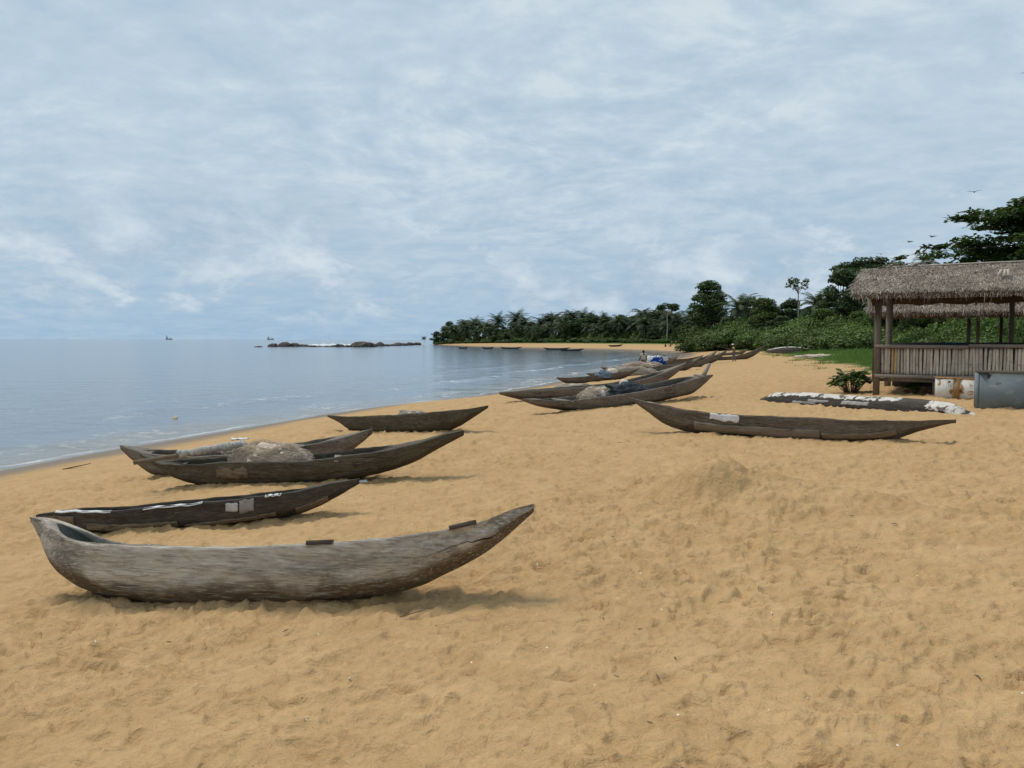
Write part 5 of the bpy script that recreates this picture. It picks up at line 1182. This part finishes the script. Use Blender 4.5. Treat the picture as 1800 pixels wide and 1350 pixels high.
# ------------------------------------------------------------------ people
M['skin'] = plain('dark brown skin', (0.055, 0.030, 0.018), (0.045, 0.024, 0.015), 8, rough=.5)
M['hair'] = plain('black hair', (0.012, 0.010, 0.009), (0.02, 0.017, 0.015), 40, rough=.9)
def cloth(nm, c): return plain(nm, c, tuple(x * .8 for x in c), 7, rough=.9, bump=.01)
M['c_beige'] = cloth('beige shirt', (0.55, 0.47, 0.38)); M['c_brown'] = cloth('brown shorts', (0.17, 0.10, 0.065)); M['c_yellow'] = cloth('yellow shirt', (0.62, 0.44, 0.20))
M['c_grey'] = cloth('grey trousers', (0.20, 0.18, 0.155)); M['c_white'] = cloth('white cloth', (0.74, 0.73, 0.70)); M['c_dark'] = cloth('dark cloth', (0.05, 0.05, 0.06))
def skin_mesh(name, verts, edges, mat, parent, sub=2):
    me = bpy.data.meshes.new(name); me.from_pydata([v[0] for v in verts], edges, []); me.materials.append(mat)
    o = obj(name, me, parent); sk = o.modifiers.new('skin', 'SKIN'); sk.use_smooth_shade = True
    for i, v in enumerate(verts):
        rr_ = v[1]; me.skin_vertices[0].data[i].radius = rr_ if isinstance(rr_, tuple) else (rr_, rr_)
        me.skin_vertices[0].data[i].use_root = (i == 0)
    if sub: o.modifiers.new('sub', 'SUBSURF').render_levels = sub; o.modifiers[-1].levels = sub
    return o
def person(loc, rz, H, label, shirt, lower, pose, hat=None, long_legs=True, detail=True):
    """one continuous body; shirt, trousers, hair are children. pose: dict of joints in units of the height"""
    e = empty('person', loc, rz)
    J = dict(pel=(0, 0, .52), belly=(0, .005, .62), chest=(0, .01, .73), neck=(0, .0, .835), jaw=(0, .012, .885), head=(0, .005, .935), crown=(0, 0, .975),
             shl=(.105, 0, .805), ell=(.135, -.005, .645), wrl=(.145, .04, .505), shr=(-.105, 0, .805), elr=(-.135, -.005, .645), wrr=(-.145, .04, .505),
             hil=(.055, 0, .49), knl=(.06, .015, .275), anl=(.06, -.01, .045), tol=(.065, .085, .018), hir=(-.055, 0, .49), knr=(-.06, .015, .275), anr=(-.06, -.01, .045), tor=(-.065, .085, .018))
    J.update(pose); RAD = dict(pel=(.085, .062), belly=(.078, .056), chest=(.092, .062), neck=.034, jaw=.043, head=(.052, .058), crown=.03, sh=.042, el=.029, wr=.020, hi=.055, kn=.036, an=.024, to=.022)
    order = ['pel', 'belly', 'chest', 'neck', 'jaw', 'head', 'crown', 'shl', 'ell', 'wrl', 'shr', 'elr', 'wrr', 'hil', 'knl', 'anl', 'tol', 'hir', 'knr', 'anr', 'tor']
    ix = {n: i for i, n in enumerate(order)}
    def rad(n, k=1.0):
        q = RAD.get(n, RAD.get(n[:2])); return tuple(x * H * k for x in q) if isinstance(q, tuple) else q * H * k
    V = [(tuple(c * H for c in J[n]), rad(n)) for n in order]
    E_ = [('pel', 'belly'), ('belly', 'chest'), ('chest', 'neck'), ('neck', 'jaw'), ('jaw', 'head'), ('head', 'crown'), ('chest', 'shl'), ('shl', 'ell'), ('ell', 'wrl'), ('chest', 'shr'), ('shr', 'elr'), ('elr', 'wrr'), ('pel', 'hil'), ('hil', 'knl'), ('knl', 'anl'), ('anl', 'tol'), ('pel', 'hir'), ('hir', 'knr'), ('knr', 'anr'), ('anr', 'tor')]
    E_ = [(ix[a], ix[b]) for a, b in E_]
    if detail:
        for sd, wr, el in ((1, 'wrl', 'ell'), (-1, 'wrr', 'elr')):
            d = Vector(J[wr]) - Vector(J[el]); d.normalize(); s_ = d.cross(Vector((0, 0, 1)) if abs(d.z) < .8 else Vector((1, 0, 0))).normalized()
            palm_ = Vector(J[wr]) + d * .035; k = len(V); V.append((tuple(palm_ * H), (.022 * H, .012 * H))); E_.append((ix[wr], k))
            for q, (lf, ln) in enumerate(((-.018, .042), (-.006, .050), (.006, .048), (.018, .036))):
                b_ = palm_ + d * .022 + s_ * lf; t_ = b_ + d * ln * .8 + Vector((0, .012, -.004)); kk = len(V); V += [(tuple(b_ * H), .0052 * H), (tuple(t_ * H), .0045 * H)]; E_ += [(k, kk), (kk, kk + 1)]
            t1 = palm_ - d * .012 + s_ * .026; t2 = t1 + d * .030 + s_ * .010; kk = len(V); V += [(tuple(t1 * H), .006 * H), (tuple(t2 * H), .005 * H)]; E_ += [(k, kk), (kk, kk + 1)]
    body = skin_mesh('body', V, E_, M['skin'], e, 1)
    # face: nose and ears as small forms
    hd = Vector(J['head']) * H
    if detail:
        nb = MB(); nb.box(tuple(hd + Vector((0, .062 * H, -.012 * H))), (.016 * H, .02 * H, .026 * H), taper=.5).build('nose', M['skin'], body)
        for sx_ in (-1, 1): MB().box(tuple(hd + Vector((sx_ * .052 * H, 0, -.01 * H))), (.008 * H, .022 * H, .034 * H)).build('ear', M['skin'], body)
    def sub(names, edges, k, mat, nm):
        id2 = {n: i for i, n in enumerate(names)}; skin_mesh(nm, [(tuple(c * H for c in (J[n] if n in J else pose2[n])), rad(n if n in J else n[:2] if n[:2] in RAD else 'kn', k)) for n in names], [(id2[a], id2[b]) for a, b in edges], mat, e, 1)
    def lerp(a, b, t): return tuple(x * (1 - t) + y * t for x, y in zip(J[a], J[b]))
    pose2 = {'elx': lerp('shl', 'ell', .75), 'ely': lerp('shr', 'elr', .75), 'knx': lerp('knl', 'anl', .75 if long_legs else -.25), 'kny': lerp('knr', 'anr', .75 if long_legs else -.25)}
    sub(['belly', 'pel', 'chest', 'shl', 'elx', 'shr', 'ely'], [('belly', 'pel'), ('belly', 'chest'), ('chest', 'shl'), ('shl', 'elx'), ('chest', 'shr'), ('shr', 'ely')], 1.22, shirt, 'shirt')
    sub(['pel', 'hil', 'knl', 'knx', 'hir', 'knr', 'kny'] if long_legs else ['pel', 'hil', 'knx', 'hir', 'kny'], [('pel', 'hil'), ('hil', 'knl'), ('knl', 'knx'), ('pel', 'hir'), ('hir', 'knr'), ('knr', 'kny')] if long_legs else [('pel', 'hil'), ('hil', 'knx'), ('pel', 'hir'), ('hir', 'kny')], 1.28, lower, 'trousers' if long_legs else 'shorts')
    # hair or cap: a dome that follows the skull
    q = MB(); Vv = []; ns_, nt_ = 14, 6
    for i in range(nt_):
        ph = math.pi / 2 * (i / (nt_ - 1)); 
        for j in range(ns_):
            a_ = 2 * math.pi * j / ns_; rr_ = .060 * H * (1.12 if hat else 1.0); Vv.append((hd.x + math.cos(a_) * math.cos(ph) * rr_, hd.y - .004 * H + math.sin(a_) * math.cos(ph) * rr_ * 1.08, hd.z + .002 * H + math.sin(ph) * rr_ * 1.0))
    q.add(Vv, grid_faces(nt_, ns_, True)); q.build('cap' if hat else 'hair', hat or M['hair'], e, True)
    if hat: MB().box((hd.x, hd.y + .085 * H, hd.z + .01 * H), (.085 * H, .08 * H, .008 * H), taper=.9).build('cap_peak', hat, e)
    return tag(e, label, 'person')
mx_, my_ = 10.93, 64.0
person((mx_, my_, gz(mx_, my_)), R(10), 1.72, 'man in a beige shirt and brown shorts standing among the canoes facing the sea', M['c_beige'], M['c_brown'], dict(wrr=(-.20, .05, .52), elr=(-.165, -.01, .645), wrl=(.17, .03, .51), ell=(.15, -.005, .65)), long_legs=False)
wx_, wy_ = 20.95, 72.6
person((wx_, wy_, gz(wx_, wy_)), R(80), 1.70, 'man in a yellow shirt and white cap carrying leafy branches', M['c_yellow'], M['c_grey'],
       dict(belly=(0, .02, .62), chest=(0, .045, .73), neck=(0, .06, .83), jaw=(0, .085, .875), head=(0, .085, .925), crown=(0, .08, .965), shl=(.105, .045, .80), shr=(-.105, .045, .80), ell=(.13, .10, .665), wrl=(.10, .22, .64), elr=(-.13, .10, .665), wrr=(-.10, .22, .62), knl=(.06, .06, .28), anl=(.06, .03, .05), tol=(.065, .12, .02), knr=(-.06, -.02, .275), anr=(-.06, -.09, .07), tor=(-.065, -.01, .02)), hat=M['c_white'])
br = empty('branch_bundle', (wx_ - .42, wy_ - .05, gz(wx_, wy_) + 1.12), R(170))
MB().tube([(-.5, 0, -.12), (.3, .02, .1), (1.2, 0, .45)], [.03, .025, .012], 6).build('branch', M['stick'], br); MB().tube([(-.5, .08, -.05), (.3, .1, .12), (1.0, .16, .30)], [.03, .025, .012], 6).build('branch', M['stick'], br)
Pq, dq = ellipsoid_pts(np.random.default_rng(3), 160, (.75, .05, .30), (.6, .18, .2), .1); Vq = leaves(np.random.default_rng(4), Pq, .09)
link(bpy.data.objects.new('foliage', make_mesh('foliage', Vq, [np.arange(len(Vq)).reshape(-1, 4)], [M['lf_dark']], False, attrs={'v': np.full(len(Vq), .3)})), br)
tag(br, 'dark bundle of branches held by the man with the white cap', 'branches')
sit = dict(pel=(0, 0, .12), belly=(0, .02, .22), chest=(0, .05, .33), neck=(0, .06, .43), jaw=(0, .08, .48), head=(0, .075, .53), crown=(0, .07, .57), shl=(.105, .05, .40), shr=(-.105, .05, .40), ell=(.13, .12, .28), wrl=(.08, .22, .25), elr=(-.13, .12, .28), wrr=(-.08, .22, .25),
           hil=(.055, 0, .10), knl=(.08, .20, .24), anl=(.07, .26, .045), tol=(.07, .33, .018), hir=(-.055, 0, .10), knr=(-.08, .20, .24), anr=(-.07, .26, .045), tor=(-.07, .33, .018))
for (x, y), rz, sh, lw, lb, ps in (((46.9, 235.0), .5, 'c_dark', 'c_dark', 'leftmost crouching figure in dark clothes on the far beach', sit), ((48.2, 234.0), 1.5, 'c_dark', 'c_grey', 'second crouching figure of the group on the far beach', sit), ((50.6, 244.0), 2.5, 'c_yellow', 'c_dark', 'standing figure in a pale shirt left in the far beach group', {}), ((52.4, 246.0), 3.6, 'c_yellow', 'c_dark', 'standing figure in yellow at the right of the far beach group', {}),
                               ((11.4, 362.0), 0, 'c_dark', 'c_dark', 'figure sitting on the far sand strip', sit), ((13.9, 352.0), 1, 'c_dark', 'c_dark', 'figure standing on the far sand strip', {}), ((17.4, 350.0), 1, 'c_white', 'c_dark', 'figure in white near the far scrub', {})):
    person((x, y, gz(x, y)), rz, 1.75, lb, M[sh], M[lw], ps, detail=False)

# ------------------------------------------------------------------ rocks, ships, birds, litter
m_rock = plain('wet dark rock', (0.075, 0.062, 0.050), (0.040, 0.034, 0.030), .8, rough=.7, bump=.15, c3=(0.13, 0.11, 0.085))
def rock(seed):
    bm = bmesh.new(); bmesh.ops.create_icosphere(bm, subdivisions=3, radius=1); P = np.array([v.co[:] for v in bm.verts])
    f = 1 + .28 * pn(P[:, 0] * 1.3 + seed, P[:, 1] * 1.3 + P[:, 2] * .7, 131) + .14 * pn(P[:, 0] * 3.1 + seed, P[:, 2] * 3.1 + P[:, 1], 132) + .06 * pn(P[:, 0] * 8, P[:, 1] * 8 + P[:, 2] * 5 + seed, 133)
    P = P * f[:, None]; P = np.round(P * 3.2 + .25 * P) / 3.2 * .35 + P * .65
    for v, p in zip(bm.verts, P): v.co = p
    me = bpy.data.meshes.new('boulder'); bm.to_mesh(me); bm.free(); me.materials.append(m_rock); return me
ORD = 'first second third fourth fifth sixth seventh eighth ninth tenth eleventh twelfth thirteenth fourteenth fifteenth sixteenth seventeenth eighteenth nineteenth twentieth twenty-first twenty-second twenty-third twenty-fourth twenty-fifth twenty-sixth twenty-seventh twenty-eighth twenty-ninth thirtieth'.split()
RK = [rock(k * 3.7) for k in range(6)]
path = [(-106, 313), (-104, 335), (-99, 345), (-88, 336), (-80, 333), (-73, 331), (-65, 330), (-64, 370), (-62, 403), (-59, 443), (-57, 478)]
sp_ = [(.04, 1.8, .5), (.10, 2.6, 1.5), (.17, 3.4, 2.0), (.21, 3.0, 1.7), (.26, 3.2, 1.3), (.31, 2.6, .8), (.35, 2.2, .6), (.39, 1.8, .55), (.42, 2.0, .6), (.45, 1.9, .8), (.48, 2.2, 1.5), (.505, 1.7, .8), (.53, 1.6, .9), (.55, 2.0, .8), (.57, 2.2, 1.7), (.59, 2.0, .9), (.615, 6.2, 2.7), (.635, 4.0, 2.2), (.655, 3.0, 1.2), (.68, 2.8, 1.0), (.71, 3.6, 1.9), (.74, 2.6, .9), (.77, 2.4, .8), (.80, 3.0, 1.0), (.83, 4.2, 1.7), (.86, 3.2, 1.3), (.89, 3.0, 1.6), (.92, 2.8, 1.2), (.95, 2.8, 1.7), (.98, 3.0, 1.9)]
pxs = np.interp(np.array([s[0] for s in sp_]), np.linspace(0, 1, len(path)), [p[0] for p in path]); pys = np.interp(np.array([s[0] for s in sp_]), np.linspace(0, 1, len(path)), [p[1] for p in path])
for k, (t, w_, h_) in enumerate(sp_):
    o = link(bpy.data.objects.new('boulder', RK[k % 6])); o.location = (pxs[k], pys[k] + rnd.uniform(-3, 3), -.12 * h_); o.scale = (w_, w_ * .7, h_); o.rotation_euler = (rnd.uniform(-.1, .1), rnd.uniform(-.1, .1), rnd.uniform(-.7, .7) if w_ > 4 else rnd.uniform(0, 6.28))
    lb = 'largest rounded dark boulder of the reef off the headland' if w_ > 6 else 'outermost low boulder at the left end of the reef' if k == 0 else '%s dark boulder of the reef counted from its left end' % ORD[k]
    tag(o, lb, 'rock', 'boulders of the reef')
# breaker behind the reef
q = MB(); Vb = []
for i in range(30):
    x_ = -22 + i * 1.4; hh = .9 * math.sin(math.pi * i / 29) ** .5 * (1 + .3 * math.sin(i * 1.9)); Vb += [(x_, -1.5, -.1), (x_, -.6, hh * .8), (x_, .2, hh), (x_, 1.6, -.1)]
q.add(Vb, grid_faces(30, 4)); bw = q.build('breaking_wave', plain('sea foam', (.8, .82, .82), (.7, .73, .74), 3, rough=.9, bump=.1), None, True); bw.location = (-89, 392, 0); tag(bw, 'white breaking wave behind the reef', 'wave', kind='structure')
m_ship = plain('ship grey with haze painted in', (0.34, 0.40, 0.46), (0.30, 0.35, 0.41), .05, rough=.8)  # distance haze is put into this pale grey colour
for (px, lb, mast) in ((298, 'grey ship with a tall mast on the horizon at far left', 1), (476, 'low grey ship on the horizon above the reef', 0)):
    d = 5200; x, y = ray_xy(px, d); e = empty('ship', (x, y, 0), 0)
    q = MB(); L = 44; prof = [(-L / 2, 0, 9), (-L / 2 + 1, 0, 9), (L / 2 - 7, 0, 9), (L / 2, 0, 10.5)]
    q.add([(-22, -5, -1), (17, -5, -1), (21, 0, -1), (17, 5, -1), (-22, 5, -1), (-22, -6, 9), (18, -6, 9), (24, 0, 10.5), (18, 6, 9), (-22, 6, 9)], [(0, 1, 6, 5), (1, 2, 7, 6), (2, 3, 8, 7), (3, 4, 9, 8), (4, 0, 5, 9)], [(5, 6, 7), (5, 7, 8), (5, 8, 9)]); q.build('hull', m_ship, e)
    MB().box((-14, 0, 14), (9, 9, 11)).build('bridge', m_ship, e); MB().box((-13, 0, 21), (4, 4, 5)).build('funnel', m_ship, e)
    for x_ in ((2, 12) if mast else (-2, 8, 16)): MB().tube([(x_, 0, 9), (x_, 0, 20)], [.9, .6], 6).build('derrick', m_ship, e)
    if mast: MB().tube([(-19, 0, 9), (-19, 0, 40)], [1.2, .7], 6).build('mast', m_ship, e); MB().bar((-19, 0, 34), (-13, 0, 24), .8).build('boom', m_ship, e)
    tag(e, lb, 'ship')
m_bird = plain('dark plumage', (0.03, 0.03, 0.032), (0.05, 0.05, 0.05), 5)
for (px, py, d, lb) in ((1632, 417, 70, 'bird soaring just left of the spreading tree'), (1593, 426, 80, 'bird soaring above the middle of the shelter roof'), (1543, 447, 85, 'lowest bird flying over the left end of the shelter roof'), (1702, 340, 65, 'bird flying above the spreading tree'), (1788, 138, 60, 'highest bird near the upper right of the sky')):
    x, y = ray_xy(px, d); z = CAM_Z + (597.6 - py) * d / 1352; e = empty('bird', (x, y, z), rnd.uniform(-.6, .6))
    MB().tube([(0, -.24, 0), (0, -.1, .01), (0, .08, .015), (0, .2, .02), (0, .27, .015)], [.01, .045, .055, .035, .01], 8).build('body', m_bird, e, True)
    for sx_ in (-1, 1):
        q = MB(); q.add([(sx_ * .03, -.07, .02), (sx_ * .03, .10, .02), (sx_ * .26, .12, .12), (sx_ * .26, -.03, .11), (sx_ * .55, -.02, .09), (sx_ * .52, -.07, .085)], [(0, 1, 2, 3), (3, 2, 4, 5)]); w_ = q.build('wing', m_bird, e); w_.modifiers.new('thick', 'SOLIDIFY').thickness = .012
    MB().box((0, -.30, 0), (.09, .14, .012)).build('tail', m_bird, e); tag(e, lb, 'bird', 'birds in the sky')
# single pieces of litter one can point to
def sheet(nm, loc, s, rz, mat, lb, cat):
    n = 8; u, v = np.meshgrid(np.linspace(-1, 1, n), np.linspace(-1, 1, n), indexing='ij'); z = .25 * np.minimum(s[0], s[1]) * (.5 + pn(u * 1.7 + loc[0], v * 1.7 + loc[1], 141))
    me = make_mesh(nm, np.stack([u * s[0] / 2, v * s[1] / 2, z], -1).reshape(-1, 3), [grid_faces(n, n)], [mat], True); o = obj(nm, me); o.location = (loc[0], loc[1], gz(loc[0], loc[1]) + .012); o.rotation_euler = (0, 0, rz); o.modifiers.new('thick', 'SOLIDIFY').thickness = .02; tag(o, lb, cat)
sheet('foam_scrap', (-6.9, 19.4), (.42, .16), .2, M['plastic'], 'white foam scrap on the sand between canoes and water', 'foam scrap')
sheet('white_rag', (-2.12, 10.72), (.16, .08), .3, M['plastic'], 'crumpled pale rag on the sand under the raised bow', 'rag')
sheet('driftwood_scrap', (-2.55, 13.3), (.16, .07), .1, M['plank_d'], 'dark wood scrap on the sand beyond the net canoe bow', 'wood scrap')
crumple('net_pile', (28.9, 72.0, gz(28.9, 72.0)), (2.2, .5, .28), 'pale flattened net and sacks lying at the edge of the grass', M['net'], 'fishing net', -.05, 15)
o = crumple('drifting_float', (-13.5, 30.7, -.03), (.12, .09, .08), 'small orange tan float drifting in the shallows', plain('orange float', (.60, .36, .16), (.7, .55, .35), 6), 'float', 0, 17, None, .15)
def stick(pts, r_, lb, nm='stick'):
    P = [(x, y, gz(x, y) + z) for x, y, z in pts]; b_ = Vector(P[0]); o = MB().tube([tuple(Vector(p) - b_) for p in P], [r_, r_ * .8, r_ * .4], 6).build(nm, M['stick'], None, True); o.location = b_; tag(o, lb, 'stick')
stick([(-9.35, 15.9, .0), (-9.05, 15.7, .04), (-8.8, 15.95, .06)], .018, 'forked dark stick on the sand near the waterline at far left')
stick([(-.75, 5.05, .03), (-.66, 5.10, .035), (-.56, 5.2, .03)], .004, 'thin dark twig in the shadow of the big pale canoe')
# fine litter nobody could count: twigs, dry leaf bits and shell
r = np.random.default_rng(21); q = MB(); n = 95; a_ = r.uniform(-.66, .66, n); d_ = np.exp(r.uniform(math.log(2.6), math.log(26), n)); ok = 0
lx, ly = d_ * np.sin(a_), d_ * np.cos(a_); lD = sdist(COAST, lx, ly); lV = sdist(VEG, lx, ly); lz = base_h(lD, lV)
dark, pale = MB(), MB()
for k in range(n):
    if lD[k] < 3: continue
    h = r.uniform(0, 6.28); L = r.uniform(.008, .026) * (1 + d_[k] / 16); dx, dy = math.cos(h) * L, math.sin(h) * L
    # rests on the trodden surface: sample it from the ground grid
    i_ = int(np.clip(np.searchsorted(rr, d_[k]), 1, len(rr) - 1)); j_ = int(np.clip(np.searchsorted(dense, a_[k]), 0, 619)); zz = Z[i_, j_] + .003
    if k % 4 == 0: pale.tube([(lx[k] - dx * .3, ly[k] - dy * .3, zz), (lx[k], ly[k], zz + .006), (lx[k] + dx * .3, ly[k] + dy * .3, zz)], [.002, .004 + L * .05, .002], 5)
    else: dark.tube([(lx[k] - dx, ly[k] - dy, zz), (lx[k], ly[k], zz + .007), (lx[k] + dx, ly[k] + dy, zz + r.uniform(0, .01))], [.002, .0035 + L * .02, .0015], 5)
o = dark.build('sand_litter', M['stick']); tag(o, 'scattered twigs and dry leaf bits on the sand', 'litter', kind='stuff')
o = pale.build('shell_litter', M['plastic']); tag(o, 'scattered white shell and plastic bits on the sand', 'litter', kind='stuff')

# ------------------------------------------------------------------ plants that share a description are told apart by their order from the left
same = {}
for o in list(scene.objects):
    if o.parent is None and o.get('category') in ('bush', 'tree', 'palm'): same.setdefault(o['label'], []).append(o)
for lb, os_ in same.items():
    n = len(os_)
    if n < 2: continue
    os_.sort(key=lambda o: o.location.x / o.location.y)
    words = {2: ['left one', 'right one'], 3: ['left one', 'middle one', 'right one']}.get(n) or ['%s one' % w for w in ORD[:n]]
    for o, w in zip(os_, words): o['label'] = lb + ', ' + w
